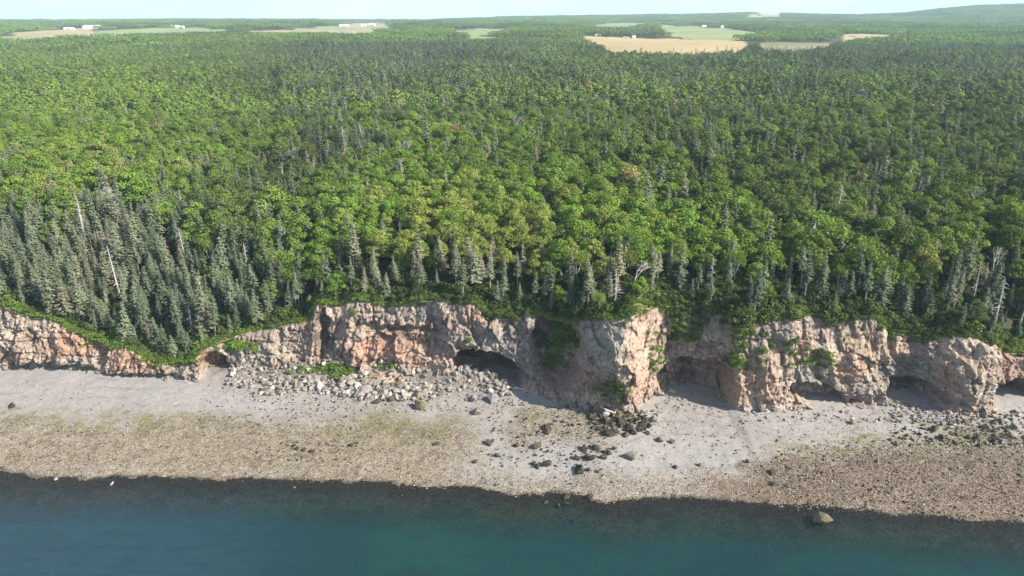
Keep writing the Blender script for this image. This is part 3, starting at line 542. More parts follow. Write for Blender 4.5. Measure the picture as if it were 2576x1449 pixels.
# ------------------------------------------------------------------ trees
def tube(P, r0, r1, k=5):
    P = np.asarray(P, float); n = len(P); V, F = [], []
    for i in range(n):
        d = P[min(i + 1, n - 1)] - P[max(i - 1, 0)]; d /= np.linalg.norm(d) + 1e-9
        a = np.cross(d, [1, 0, 0] if abs(d[0]) < .8 else [0, 1, 0]); a /= np.linalg.norm(a); b = np.cross(d, a); r = r0 + (r1 - r0) * i / (n - 1)
        for j in range(k): q = 2 * math.pi * j / k; V.append(P[i] + r * (math.cos(q) * a + math.sin(q) * b))
    for i in range(n - 1):
        for j in range(k): F.append((i * k + j, i * k + (j + 1) % k, (i + 1) * k + (j + 1) % k, (i + 1) * k + j))
    return np.array(V), np.array(F)
def join(L):
    V, F, o = [], [], 0
    for v, f in L: V.append(v); F.append(f + o); o += len(v)
    return np.concatenate(V), np.concatenate(F)
def spruce(seed, lod, H=1.0):
    """unit-height spruce: crown, trunk"""
    r = np.random.RandomState(seed); h = 10.0; thin_ = seed % 10 >= 6; bare = r.uniform(.30, .5) if thin_ else r.uniform(.05, .22); bend = r.uniform(-.25, .25, 2)
    cx = lambda z: np.array([bend[0] * (z / h) ** 2, bend[1] * (z / h) ** 2, z])
    C_, N_, S_ = [], [], []; wh = {0: 30, 1: 13}[lod]; prof = r.uniform(.8, 1.15) * (.78 if thin_ else 1); br = []
    for w in range(wh):
        f = w / (wh - 1); z0 = h * (bare + (1 - bare) * f) ; rad = (1 - f) ** .82 * 1.75 * prof + .10
        if f < .15: rad *= .55 + 3 * f
        nb = {0: 8, 1: 5}[lod] if f < .8 else 5
        for b in range(nb):
            if r.rand() < (.34 if thin_ else .16): continue
            a = r.uniform(0, 6.28); L = rad * r.uniform(.62, 1.15); droop = r.uniform(.18, .5)
            m_ = max(2, int({0: 5.5, 1: 2.6}[lod] * L))
            e = None
            for k in range(m_):
                q = (k + .75) / m_; sp = .30 * (1.1 - q * .6)
                for rep in range(2 if lod == 0 else 1):
                    p = cx(z0) + np.array([math.cos(a) * L * q, math.sin(a) * L * q, -droop * L * q ** 1.5 + .25 * L * q * q]); p[:2] += r.normal(0, sp * .5, 2)
                    C_.append(p); N_.append([math.cos(a) * .55 + r.normal(0, .35), math.sin(a) * .55 + r.normal(0, .35), 1.0]); S_.append({0: .42, 1: 1.0}[lod] * (1.15 - .5 * q) * (1 - .35 * f))
            if lod == 0 and f < .4 and b % 3 == 0: br.append((cx(z0), p))
    for k in range(3): C_.append(cx(h * (1.0 + .015 * k))); N_.append([r.normal(), r.normal(), .2]); S_.append(.16)
    V, F = soup(np.array(C_), np.array(N_), np.array(S_), .62)
    T_ = [tube([cx(z) for z in np.linspace(-.6, h * .99, 7)], .17, .02, 5 if lod == 0 else 3)]
    if lod == 0:
        for z in np.linspace(h * .08, h * (bare + .1), 9):
            a = r.uniform(0, 6.28); p = cx(z); T_.append(tube([p, p + np.array([math.cos(a), math.sin(a), -.15]) * r.uniform(.4, 1.1)], .025, .008, 3))
        for a, b in br: T_.append(tube([a, b], .03, .01, 3))
    Vt, Ft = join(T_)
    return (V, F), (Vt, Ft)
def broad(seed, lod):
    r = np.random.RandomState(seed); h = 9.0; tilt = r.normal(0, .35, 2); nl = {0: 17, 1: 9}[lod]
    rad = r.uniform(2.5, 3.3); lobes = []; T_ = []; base = np.array([0, 0, -.6]); fork = np.array([tilt[0] * .3, tilt[1] * .3, h * r.uniform(.28, .42)])
    T_.append(tube([base, fork * [.4, .4, .45] , fork], .19, .13, 5 if lod == 0 else 3))
    for i in range(nl):
        a = i * 2.4 + r.uniform(-.4, .4); q = math.sqrt((i + .5) / nl); rr = rad * q * r.uniform(.75, 1.05)
        top = h * (.97 - .40 * q ** 2.2) - r.uniform(0, 1.3) * (1 if q > .3 else .4)
        c = np.array([tilt[0] + math.cos(a) * rr, tilt[1] + math.sin(a) * rr, top - .8]); s = r.uniform(.75, 1.35) * rad / 2.9
        lobes.append((c, s))
        if i % (2 if lod == 0 else 3) == 0: mid = (fork + c) / 2 + r.normal(0, .25, 3); T_.append(tube([fork, mid, c - [0, 0, s * .2]], .09, .025, 4 if lod == 0 else 3))
    for i in range(nl // 2):
        a = r.uniform(0, 6.28); lobes.append((np.array([tilt[0] * .6 + math.cos(a) * rad * .75, tilt[1] * .6 + math.sin(a) * rad * .75, h * r.uniform(.34, .55)]), r.uniform(.6, 1.0)))
    C_, N_, S_ = [], [], []
    for c, s in lobes:
        k = {0: int(105 * s), 1: int(24 * s)}[lod]; d = r.normal(size=(k, 3)); d[:, 2] = np.abs(d[:, 2]) * 1.0 - .35 * (r.rand(k) < .4); d /= np.linalg.norm(d, axis=1, keepdims=True)
        p = c + d * s * np.array([1.05, 1.05, .8]) * r.uniform(.72, 1.12, (k, 1)); C_.append(p); N_.append(d + r.normal(0, .5 if lod == 0 else .25, (k, 3)) + [0, 0, .3]); S_.append(r.uniform(.7, 1.2, k) * {0: .34, 1: .78}[lod])
    V, F = soup(np.concatenate(C_), np.concatenate(N_), np.concatenate(S_), .8)
    return (V, F), join(T_)
def thin_broad(seed):
    """sparse crown with pale limbs showing"""
    r = np.random.RandomState(seed); T_ = []; C_, N_ = [], []; h = 9
    def grow(p, d, L, rad, lev):
        q = p + d * L; T_.append(tube([p, (p + q) / 2 + r.normal(0, .08 * L, 3), q], rad, rad * .6, 4))
        if lev == 0:
            k = 34; C_.append(q + r.normal(0, .55, (k, 3))); N_.append(r.normal(size=(k, 3)) + [0, 0, .8]); return
        for _ in range(3 if lev > 1 else 4):
            e = d + r.normal(0, .48, 3); e[2] = abs(e[2]) * .8 + .15; e /= np.linalg.norm(e); grow(q, e, L * r.uniform(.55, .8), rad * .6, lev - 1)
    grow(np.array([0, 0, -.5]), np.array([r.normal(0, .06), r.normal(0, .06), 1.0]), 3.3, .17, 3)
    V, F = soup(np.concatenate(C_), np.concatenate(N_), .30, .8); return (V, F), join(T_)
def snag(seed, conifer):
    r = np.random.RandomState(seed); h = 9.0; T_ = [tube([[0, 0, -.5], [.05, 0, h * .5], [r.normal(0, .2), r.normal(0, .2), h]], .17, .03, 5)]
    if conifer:
        for z in np.linspace(h * .15, h * .96, 44):
            a = r.uniform(0, 6.28); L = (1 - z / h) ** .7 * 1.7 * r.uniform(.4, 1.1) + .15; p = np.array([0, 0, z]); e = p + np.array([math.cos(a) * L, math.sin(a) * L, -.15 * L])
            T_.append(tube([p, e], .035, .012, 3))
            for _ in range(2): q = p + (e - p) * r.uniform(.4, .9); T_.append(tube([q, q + [r.normal(0, .3), r.normal(0, .3), -.12]], .02, .008, 3))
    else:
        def grow(p, d, L, rad, lev):
            q = p + d * L; T_.append(tube([p, q], rad, rad * .6, 3))
            if lev:
                for _ in range(3): e = d + r.normal(0, .45, 3); e[2] = abs(e[2]); e /= np.linalg.norm(e); grow(q, e, L * .68, rad * .6, lev - 1)
        T_ = []; grow(np.array([0, 0, -.5]), np.array([0, 0, 1.0]), 3.4, .17, 4)
    return join(T_)
def shrub(seed):
    r = np.random.RandomState(seed); C_, N_ = [], []; T_ = []
    for i in range(9):
        a = r.uniform(0, 6.28); q = r.uniform(0, 1.1); c = np.array([math.cos(a) * q, math.sin(a) * q, r.uniform(.4, 1.25) - .25 * q]); s = r.uniform(.4, .7); k = int(150 * s)
        d = r.normal(size=(k, 3)); d /= np.linalg.norm(d, axis=1, keepdims=True); C_.append(c + d * s * r.uniform(.7, 1.1, (k, 1))); N_.append(d + r.normal(0, .5, (k, 3)) + [0, 0, .3]); T_.append(tube([[0, 0, -.3], c], .04, .015, 3))
    return soup(np.concatenate(C_), np.concatenate(N_), .24, .8), join(T_)
def me2(name, vf, mat): return mesh_np(name, vf[0], vf[1], mat)
def me_join(name, crown, trunk, mc, mt):
    V, F = join([crown, trunk]); me = mesh_np(name, V, F, mc); me.materials.append(mt)
    idx = np.zeros(len(F), np.int32); idx[len(crown[1]):] = 1; me.polygons.foreach_set('material_index', idx); return me
SP = [spruce(10 + i, 0) for i in range(10)]; BR = [broad(30 + i, 0) for i in range(7)]; TB = [thin_broad(50 + i) for i in range(3)]
SN = [snag(70 + i, i < 3) for i in range(5)]; SH = [shrub(90 + i) for i in range(4)]
SP1 = [spruce(110 + i, 1) for i in range(5)]; BR1 = [broad(130 + i, 1) for i in range(6)]
mesh_pairs = lambda L, mc, mt: [(me2('crown', c, mc), me2('trunk', t, mt)) for c, t in L]
PAIR = {'spruce': mesh_pairs(SP, M_NEEDLE, M_BARK), 'broad': mesh_pairs(BR, M_LEAF, M_BARKB) , 'thin': mesh_pairs(TB, M_LEAF, M_SNAG)}
JN = {'spruce': [me_join('spruce', c, t, M_NEEDLE, M_BARK) for c, t in SP], 'broad': [me_join('broadleaf', c, t, M_LEAF, M_BARKB) for c, t in BR + TB[:1]],
      'spruce1': [me_join('spruce_far', c, t, M_NEEDLE, M_BARK) for c, t in SP1], 'broad1': [me_join('broadleaf_far', c, t, M_LEAF, M_BARKB) for c, t in BR1]}
SNM = [me2('snag', s_, M_SNAG) for s_ in SN]; SHM = [(me2('foliage', c, M_LEAF), me2('stem', t, M_BARKB)) for c, t in SH]

# fields cleared in the forest: far side points are seen on the ground, near side points over the tree tops
FIELD = [ # (name colour) far edge left->right, near edge right->left
 ('golden', [(1457,90),(1500,93),(1600,97),(1700,98.5),(1850,103),(1875,106)], [(1904,122),(1860,126),(1740,131),(1600,132),(1540,129),(1505,114)]),
 ('green', [(1660,62),(1760,67),(1830,71)], [(1985,80),(1900,84.5),(1800,88.5),(1720,86),(1665,76)]),
 ('tan', [(2120,89),(2200,87),(2290,86)], [(2290,89),(2200,91.5),(2120,93)]),
 ('tan', [(30,84),(100,78),(170,73),(235,71)], [(235,80),(150,87),(90,93),(40,94)]),
 ('lightgreen', [(230,82),(300,75),(400,71),(480,69),(570,73)], [(570,76),(430,82),(300,87),(220,89)]),
 ('tan', [(625,78),(700,76.5),(750,77)], [(750,80),(700,82),(630,81)]),
 ('tan', [(740,77),(800,75),(870,76),(935,77.5)], [(935,82),(870,86),(800,81),(740,80)]),
 ('lightgreen', [(740,72),(800,68),(860,65.5),(960,63)], [(1000,69),(940,74),(850,76),(745,75)]),
 ('tan', [(860,63),(910,58),(960,57)], [(990,64),(960,67),(870,68)]),
 ('lightgreen', [(1145,77),(1200,72),(1270,70)], [(1270,75),(1210,79),(1150,81)]),
 ('lightgreen', [(1180,93),(1245,93)], [(1250,97),(1180,98)]),
 ('heath', [(1905,110),(1980,107),(2090,108)], [(2085,119),(1990,124),(1915,124)]),
 ('lightgreen', [(1500,64),(1560,58),(1640,57)], [(1600,64),(1540,70),(1500,70)]),
 ('tan', [(1880,38),(1960,37)], [(1965,44),(1880,46)]),
 ('lightgreen', [(0,92),(60,88),(110,90)], [(120,96),(60,98),(0,99)]),
]
FPOLY = []
for nm, far, near in FIELD:
    FPOLY.append((nm, [cast(u, v) for u, v in far] + [cast(u, v, 9.5) for u, v in near]))
FC = {'golden': (rgb((180, 158, 116)), rgb((164, 150, 108))), 'green': (rgb((110, 138, 88)), rgb((158, 152, 108))), 'tan': (rgb((176, 156, 128)), rgb((158, 146, 112))), 'lightgreen': (rgb((122, 142, 92)), rgb((140, 148, 104))), 'heath': (rgb((120, 120, 85)), rgb((140, 130, 100)))}
FM = {}
for k, (a, b) in FC.items():
    m = N(k + '_crop'); n_ = m.noise(.012, 4, m.pos((.4, 1.6, 1))); n2_ = m.noise(.4, 3, m.pos()); FM[k] = m.done(m.bsdf(m.mix(1.0, m.mix(m.rng(n_, .35, .65), a, b), m.ramp(n2_, [(.3, (.85,) * 3), (.7, (1.1,) * 3)]), 'MULTIPLY'), .95))
FL = {0: 'large golden stubble field behind the woods', 1: 'green and gold striped field beyond the golden one', 2: 'narrow tan strip field in woods at right', 3: 'broad tan field on the far left', 4: 'pale green field right of the broad tan field', 5: 'small tan field left of a long narrow one', 6: 'long narrow tan field below the far barns',
      7: 'pale green meadow beneath the far barns', 8: 'bare tan rise behind the far barns', 9: 'thin green clearing strip above centre woods', 10: 'tiny pale clearing in the centre woods', 11: 'rough brownish heath right of the golden field', 12: 'pale green slope beyond the centre woods', 13: 'small tan clearing round the red roofed house', 14: 'pale strip at the far left edge'}
for fi, (nm, P) in enumerate(FPOLY):
    P = np.array(P); x0, y0 = P.min(0); x1, y1 = P.max(0); nx, ny = 46, 46
    gx, gy = np.meshgrid(np.linspace(x0, x1, nx), np.linspace(y0, y1, ny)); gz = ground(gx, gy) + .5
    F = grid_faces(ny, nx); cxy = np.stack([gx.ravel(), gy.ravel()], 1); cen = cxy[F].mean(1); F = F[in_poly(cen[:, 0], cen[:, 1], P)]
    if len(F) == 0: continue
    used_ = np.unique(F); re = np.full(nx * ny, -1); re[used_] = np.arange(len(used_))
    o = link('field', mesh_np('field', np.stack([gx, gy, gz], -1).reshape(-1, 3)[used_], re[F], FM[nm], True)); tag(o, FL[fi], 'field', 'farm fields among the woods', 'structure')
def open_land(x, y):
    r = np.zeros(np.shape(x), bool)
    for _, P in FPOLY: r |= in_poly(x, y, P)
    return r

# where each kind of tree grows, read off the photograph: (u, v, ru, rv, conifer share, tint)
ZN = [(200,620,520,200,1.1,.58),(60,720,320,130,1.2,.58),(640,760,260,110,.95,.5),(560,560,140,90,.6,.45),(760,560,140,120,.22,.42),(1350,560,460,150,.0,.78),(1350,580,380,110,.0,.8),(1150,520,260,90,.05,.82),(1000,640,220,60,.12,.80),(1650,640,220,70,.25,.60),
      (1500,728,420,42,1.0,.45),(1900,728,420,40,1.0,.42),(1000,715,200,40,.55,.5),(2050,735,350,50,.8,.36),(820,380,130,170,.55,.42),(560,370,200,90,.30,.52),(250,330,420,120,.08,.74),(120,450,260,40,.10,.80),(500,480,150,50,.5,.5),(1000,150,350,45,.85,.25),(900,200,260,50,.6,.3),(1300,330,320,120,.10,.60),(1500,440,300,70,.05,.62),
      (1750,400,240,90,.35,.38),(1700,260,300,90,.25,.45),(2200,260,420,120,.25,.38),(2350,560,350,140,.14,.44),(2050,600,260,80,.15,.55),(2180,660,160,50,.08,.66),(2480,740,200,80,.45,.42),(2350,420,300,90,.40,.36),(2000,480,250,60,.25,.42),(1650,200,260,50,.2,.42),(400,200,400,70,.1,.5),(1450,150,330,40,.1,.45),(2100,160,500,40,.5,.28),(1300,240,300,50,.2,.45),(2450,230,200,50,.3,.3)]
def species(x, y):
    u, v, _ = project(x, y, ground(x, y) + 8); w = .06 + 0 * u; c = .40 * w; t = .45 * w
    un = u + 60 * noise(x / 40, y / 40, s=301); vn = v + 16 * noise(x / 30, y / 45, s=302)
    for (a, b, ra, rb, cf, ti) in ZN:
        k = np.exp(-1.3 * (((un - a) / ra) ** 2 + ((vn - b) / rb) ** 2)); w = w + k; c = c + k * cf; t = t + k * ti
    cl = fbm(x / 26, y / 36, o=2, s=305); cf = np.clip(c / w + .42 * cl * np.clip(4 * (c / w) * (1 - c / w), .2, 1), 0.01, .98)
    return u, v, cf, np.clip(t / w + .06 + .06 * sstep(1900, 2300, u) + .26 * fbm(x / 45, y / 70, o=3, s=307), 0, 1)
def scatter(y0, y1, sp, amax):
    out = []
    ny = int((y1 - y0) / sp) + 1
    for j in range(ny):
        yy = y0 + j * sp; X_ = np.arange(-amax * yy, amax * yy, sp) + (j % 2) * sp / 2; out.append(np.stack([X_, np.full(len(X_), yy)], 1))
    P = np.concatenate(out); P += R.uniform(-.42, .42, P.shape) * sp; return P
near = np.concatenate([scatter(140, 430, 4.4, .98), scatter(140, 330, 4.9, .98) + 2.4]); NA = len(near) - len(scatter(140, 330, 4.9, .98)); ext = np.arange(len(near)) >= NA; kk_ = species(near[:, 0], near[:, 1])[2]; near = near[(near[:, 1] > edgeY(near[:, 0]) + .5) & (~ext | (kk_ > .5))]
mid = scatter(430, 1250, 5.8, .80)
P = np.concatenate([near, mid]); isn = np.arange(len(P)) < len(near)
P0 = P[~open_land(P[:, 0], P[:, 1])]; isn = isn[~open_land(P[:, 0], P[:, 1])]; P = P0
x, y = P[:, 0], P[:, 1]; z = ground(x, y); u, v, cf, ti = species(x, y); d = y - edgeY(x)
rnd = R.rand(len(P)); d = y - edgeY(x); cf = np.where((v < 430) & (u > 700), np.clip(cf + .10, 0, .95), cf); cf = np.where((d < 13) & (u > 850), np.maximum(cf, .82), cf); isx = np.zeros(len(P), bool); isx[:len(near)] = False
con = (rnd < cf)
hh = np.where(con, R.normal(10.6, 2.5, len(P)), R.normal(10.2, 1.7, len(P))); hh *= np.where(isn, 1.0, 1.05) * np.where(con, np.interp(d, [0, 6], [.8, 1.0]), np.interp(d, [0, 6, 25], [.6, .85, 1.0]))
hh *= np.where(con & (u < 850), .92, 1.0); hh *= 1 + .30 * fbm(x / 38, y / 55, o=2, s=351); hh *= np.where((u < 700) & (v < 440), .8, 1.0); hh = np.clip(hh, 4.5, 16.5)
ti = np.clip(ti + R.normal(0, .10, len(P)), 0, .9); odd = (R.rand(len(P)) < .013) & ~con; ti = np.where(odd, R.uniform(.86, 1.0, len(P)), ti)
odc = (R.rand(len(P)) < .05) & con; ti = np.where(odc, R.uniform(.88, 1.0, len(P)), ti)
inview = (u > -10) & (u < 2590) & (v > 60)
gap = (fbm(x / 9, y / 9, o=2, s=333) < -.62); keep = ~gap | (R.rand(len(P)) < .4)
size = hh / np.hypot(y, x)
dead = isn & (R.rand(len(P)) < np.clip(.012 + .05 * np.exp(-((u - 560) / 200) ** 2 - ((v - 620) / 110) ** 2) + .06 * np.exp(-((u - 950) / 160) ** 2 - ((v - 400) / 90) ** 2) + .05 * np.exp(-((u - 2300) / 330) ** 2 - ((v - 620) / 160) ** 2), 0, 1))
wide = np.where(con, R.uniform(1.0, 1.45, len(P)), R.uniform(.78, 1.25, len(P))); rz = R.uniform(0, 6.28, len(P))
LMK = [(120,'above the left pink cliff'),(260,'above the orange cliff'),(380,'on the slope above the orange cliff end'),(500,'above the green gully'),(640,'above the dark wet notch'),(780,'above the streaked wall'),(900,'above the dark vertical crack'),(1050,'above the long ledge wall'),(1200,'above the pink wall'),(1340,'above the arched cave'),(1470,'above the shaded mossy gully'),(1640,'above the grey promontory'),(1760,'above the second cave left side'),(1870,'above the second cave right side'),(1990,'above the pink buttress'),(2120,'above the shrubby cliff patch'),(2240,'above the tan cliff wall'),(2400,'above the greenish alcove'),(2600,'above the far right cliff')]
def lmk(u):
    for a, s in LMK:
        if u < a: return s
    return LMK[-1][1]
def rowname(d): return 'cliff-edge' if d < 9 else 'second-row' if d < 22 else 'third-row' if d < 40 else 'deeper' if d < 70 else 'back-row'
def tw(k, t, h):
    a = 'tall ' if h > 12.3 else 'short ' if h < 8 else ''
    if k == 'spruce': return a + ('rusty' if t > .86 else 'grey-green' if t > .5 else 'dark green')
    if k == 'dead': return a + 'bleached'
    return a + ('yellow-tinged' if t > .86 else 'bright green' if t > .62 else 'mid-green' if t > .45 else 'dark green')
def tree_set(mask, key, base, cat, group, noun, pairs):
    ids = np.where(mask)[0]; ids = ids[np.argsort(-size[ids])][:300]; items = []
    for i in ids: items.append(dict(i=int(i), u=float(u[i]), adj=tw(key, ti[i], hh[i]), row=rowname(d[i]), where=lmk(u[i]), key=(tw(key, ti[i], hh[i]), rowname(d[i]), lmk(u[i]))))
    ordinals(items)
    for it in items:
        i = it['i']; hs = hh[i] / (10.0 if key == 'spruce' else 9.0); n_ = noun
        if key == 'dead':
            o = link(base, pairs[i % len(pairs)])
        else:
            o = empty(base, (0, 0, 0)); L_ = pairs
            cm, tm = L_[(6 + i % 4) if (key == 'spruce' and u[i] > 850 and i % 3) else i % len(L_)]
            c1_ = link('crown', cm, o); c1_['tint'] = float(ti[i]); link('trunk', tm, o)
        o.location = (x[i], y[i], z[i] - .1); o.rotation_mode = 'ZYX'; o.rotation_euler = (float(R.normal(0, .035)), float(R.normal(-.03 if u[i] < 700 else 0, .04)), rz[i]); o.scale = (hs * wide[i],) * 2 + (hs,)
        it['adj'] = it['adj'] + ' ' + it['row']; tag(o, lab(it, '%s ' + n_), cat, group)
    return set(int(i) for i in ids)
vis = inview & keep & ~dead
done = tree_set(vis & con & isn, 'spruce', 'spruce_tree', 'spruce tree', 'spruces along the cliff top', 'spruce', PAIR['spruce'])
done |= tree_set(vis & ~con & isn, 'broad', 'broadleaf_tree', 'broadleaf tree', 'broadleaf trees behind the cliff', 'broadleaf tree', PAIR['broad'] + PAIR['broad'] + PAIR['thin'][:2])
dd_ = tree_set(inview & dead, 'dead', 'dead_tree', 'dead tree', 'bare dead trees in the woods', 'dead tree', SNM)
left = keep & ~dead; left[list(done)] = False
def forest(name, mask, src, label, cat, hdiv):
    i = np.where(mask)[0]; n = len(i); s = hh[i] / hdiv
    o = instancer(name, np.stack([x[i], y[i], z[i] - .1], 1), src, R.randint(0, len(src), n), np.stack([R.normal(0, .03, n), R.normal(0, .03, n), rz[i]], 1), np.stack([s * wide[i], s * wide[i], s], 1), ti[i])
    return tag(o, label, cat, kind='stuff')
# the rest of each kind is one mass: near and farther models share it
def two(name, mask, a, b, label, cat, hdiv):
    i = np.where(mask)[0]; n = len(i); s = hh[i] / hdiv; src = a + b; far_ = y[i] > 420
    pk = np.where(far_, len(a) + R.randint(0, len(b), n), R.randint(0, len(a), n))
    s2 = s * np.where(far_, 1.08, 1)
    o = instancer(name, np.stack([x[i], y[i], z[i] - .1], 1), src, pk, np.stack([R.normal(0, .03, n), R.normal(0, .03, n), rz[i]], 1), np.stack([s2 * wide[i], s2 * wide[i], s], 1), ti[i])
    return tag(o, label, cat, kind='stuff')
two('spruce_woods', left & con, JN['spruce'], JN['spruce1'], 'grey-green spruces mixed through the woods inland', 'spruce woods', 10.0)
two('broadleaf_woods', left & ~con, JN['broad'], JN['broad1'], 'sunlit broadleaf woods covering the land behind the cliff', 'broadleaf woods', 9.0)

# distant woods
def patch(seed):
    r = np.random.RandomState(seed); C_, N_, S_ = [], [], []
    for k in range(52):
        a = r.uniform(0, 6.28); q = 23 * math.sqrt(r.rand()); cx, cy = q * math.cos(a), q * math.sin(a); hgt = r.uniform(8, 12.5); con_ = r.rand() < .3
        if con_:
            for j in range(14): f = r.rand(); rr = (1 - f) * 2.1; a2 = r.uniform(0, 6.28); C_.append([cx + rr * math.cos(a2), cy + rr * math.sin(a2), hgt * (.25 + .8 * f)]); N_.append([math.cos(a2), math.sin(a2), .8]); S_.append(1.5)
        else:
            s = r.uniform(2.4, 3.6)
            for j in range(22):
                dv = r.normal(size=3); dv[2] = abs(dv[2]); dv /= np.linalg.norm(dv); C_.append([cx + dv[0] * s, cy + dv[1] * s, hgt - s * .9 + dv[2] * s * .9]); N_.append(dv + [0, 0, .5] + r.normal(0, .2, 3)); S_.append(1.7)
    return soup(np.array(C_), np.array(N_), np.array(S_), .8)
PM = [mesh_np('far_woods', *patch(200 + i), M_LEAF) for i in range(5)]
out = []; yy = 1225.0
while yy < 5600:
    sp = 27 if yy < 2600 else 33; X_ = np.arange(-.80 * yy, .80 * yy, sp); out.append(np.stack([X_, np.full(len(X_), yy), np.full(len(X_), 1.0 if yy < 2600 else 1.2)], 1)); yy += sp
P = np.concatenate(out); P[:, :2] += R.uniform(-9, 9, (len(P), 2)); px_, py_ = P[:, 0], P[:, 1]
ok = np.ones(len(P), bool)
for dx, dy in ((0, 0), (19, 0), (-19, 0), (0, 19), (0, -19)): ok &= ~open_land(px_ + dx, py_ + dy)
P = P[ok]; px_, py_ = P[:, 0], P[:, 1]; n = len(P); _, _, cff, tf = species(px_, py_)
tf = np.clip(.62 + .34 * fbm(px_ / 160, py_ / 260, o=3, s=401) + R.normal(0, .08, n), .03, .8)
s = P[:, 2] * R.uniform(.9, 1.1, n)
o = instancer('distant_woods', np.stack([px_, py_, ground(px_, py_) - .5], 1), PM, R.randint(0, 5, n), np.stack([0 * s, 0 * s, R.uniform(0, 6.28, n)], 1), np.stack([s, s, s * R.uniform(.85, 1.15, n)], 1), tf)
tag(o, 'blue-green woods rolling away to the horizon', 'distant woods', kind='stuff')

# ------------------------------------------------------------------ shrubs on and below the edge
shr = []; rs = np.random.RandomState(17)
for u_ in np.arange(5, 2576, 17.0):
    uu = u_ + rs.uniform(-6, 6); v_ = float(np.interp(uu, _us, _vs)); xx, zz = at_y(uu, v_, float(np.interp((uu - CU) * .088, FRX, FRY)) + 5); xx = float(xx)
    for k in range(2):
        x_ = xx + rs.uniform(-.8, .8); y_ = float(edgeY(x_)) + (.3 if k == 0 else 2.4) + rs.uniform(-.4, 1.2); dens = 1.0 if (880 < uu < 1480 or 1660 < uu < 2600) else .45
        if 1490 < uu < 1640 and k == 0: dens = .3
        if rs.rand() < dens: shr.append((x_, y_, float(ground(x_, y_)) - .1, rs.uniform(.9, 1.5) * (1.15 if k else .85) * (1.25 if uu > 1650 else 1.0), float(np.clip(rs.normal(.22 if uu > 850 else .32, .12), .05, .85)), 'edge'))
for (u_, v_, s_, t_) in [(1255,788,1.4,.3),(1235,800,1.0,.3),(1300,790,1.2,.3),(1330,775,1.3,.3),(1380,790,1.4,.25),(1440,790,1.3,.3),(1400,850,1.5,.32),(1440,850,1.3,.35),(1380,865,1.2,.3),(1430,830,1.0,.5),(1380,905,1.0,.45),(1395,895,.9,.4),(1730,790,1.7,.3),(1700,800,1.5,.3),(1745,815,1.2,.35),(1760,800,1.3,.35),(1700,850,.9,.4),(1740,850,.8,.5),(1865,828,1.2,.5),(1850,862,1.1,.5),(1870,870,1.2,.45),(1852,905,1.1,.6),(1845,918,.9,.6),(1918,875,.9,.45),(1940,865,.9,.4),(1975,868,.8,.45),(1995,862,.9,.4),(2110,832,.5,.4),(2030,865,.7,.4),(2060,860,.7,.4),(1290,880,.4,.4),(590,868,1.1,.6),(575,872,.9,.6),(640,868,.8,.45),(605,862,.8,.6),(820,870,.6,.6),(858,845,.5,.5),(2240,840,1.0,.35),(1900,735,2.4,.33),(1940,740,2.2,.33),(1985,770,2.0,.33),(2080,760,2.3,.28),(2110,770,2.1,.28),(1820,745,2.2,.33),(1780,740,2.0,.33),(2010,930,.4,.5),(540,815,.7,.5)]:
    x_, y_, z_ = cliff_at(u_, v_, .15)
    shr.append((x_, y_, z_ - .5 * s_, s_, t_, 'face'))
for (a_, b_, c_, d_, q_) in ((1665, 1800, 785, 870, 12), (1810, 2110, 800, 925, 26), (1180, 1480, 785, 900, 20), (2110, 2400, 812, 860, 9), (2400, 2560, 850, 900, 6), (880, 1150, 760, 790, 8)):
    for _ in range(q_):
        x_, y_, z_ = cliff_at(rs.uniform(a_, b_), rs.uniform(c_, d_), .1); s_ = rs.uniform(.35, .85); shr.append((x_, y_, z_ - .4 * s_, s_, float(np.clip(rs.normal(.4, .14), .1, .8)), 'face'))
for u_ in np.linspace(690, 985, 26):
    v_ = np.interp(u_, [690, 800, 860, 900, 985], [922, 912, 925, 905, 918]) + rs.uniform(-4, 8); x_, y_ = at_z(u_, v_, 6.0)
    for _ in range(3): x_, y_ = at_z(u_, v_, float(beach(x_, y_)) + .3)
    y_ = min(float(y_), float(frontY(x_)) + 1.0); shr.append((float(x_), float(y_), float(beach(x_, y_)), rs.uniform(.45, .8), float(np.clip(rs.normal(.68, .06), 0, .85)), 'talus'))
items = []
for i, s_ in enumerate(shr):
    uu = float(project(s_[0], s_[1], s_[2])[0]); sz = 'large ' if s_[3] > 1.5 else 'small ' if s_[3] < .8 else ''
    a = sz + ('bright green' if s_[4] > .55 else 'mid-green' if s_[4] > .38 else 'dark green')
    w = {'edge': lmk(uu).replace('above', 'on the brink above'), 'face': 'rooted in the cliff face, column ' + lmk(uu).replace('above', 'over'), 'talus': 'on the grassy top of the rockfall'}[s_[5]]
    w = w.replace('rooted in the cliff face, column over', 'rooted in the cliff face near').replace(' the slope on the brink', ' the slope')
    items.append(dict(i=i, u=uu, adj=a, where=w, key=(a, w)))
ordinals(items); ok_items = sorted(items, key=lambda it: -shr[it['i']][3])[:300]
for it in ok_items:
    x_, y_, z_, s_, t_, _ = shr[it['i']]; f_, t2 = SHM[it['i'] % 4]
    o = empty('shrub', (x_, y_, z_), it['i'] * 1.7); o.scale = (s_ * 1.1, s_ * 1.1, s_); c_ = link('foliage', f_, o); c_['tint'] = t_; link('stem', t2, o)
    tag(o, lab(it, '%s shrub'), 'shrub', 'shrubs on the cliff edge')
n = 3600; gx = R.uniform(-135, 135, n); gy = edgeY(gx) + .8 + R.rand(n) * 26; k = R.rand(n) < np.interp(gx, [-135, -50, -35, 135], [.55, .6, 1, 1]); k &= ~((gy - edgeY(gx) < 4) & (fbm(gx / 5, gy / 3, o=2, s=12) < .05)); gx, gy = gx[k], gy[k]; n = len(gx); s = R.uniform(.55, 1.25, n)
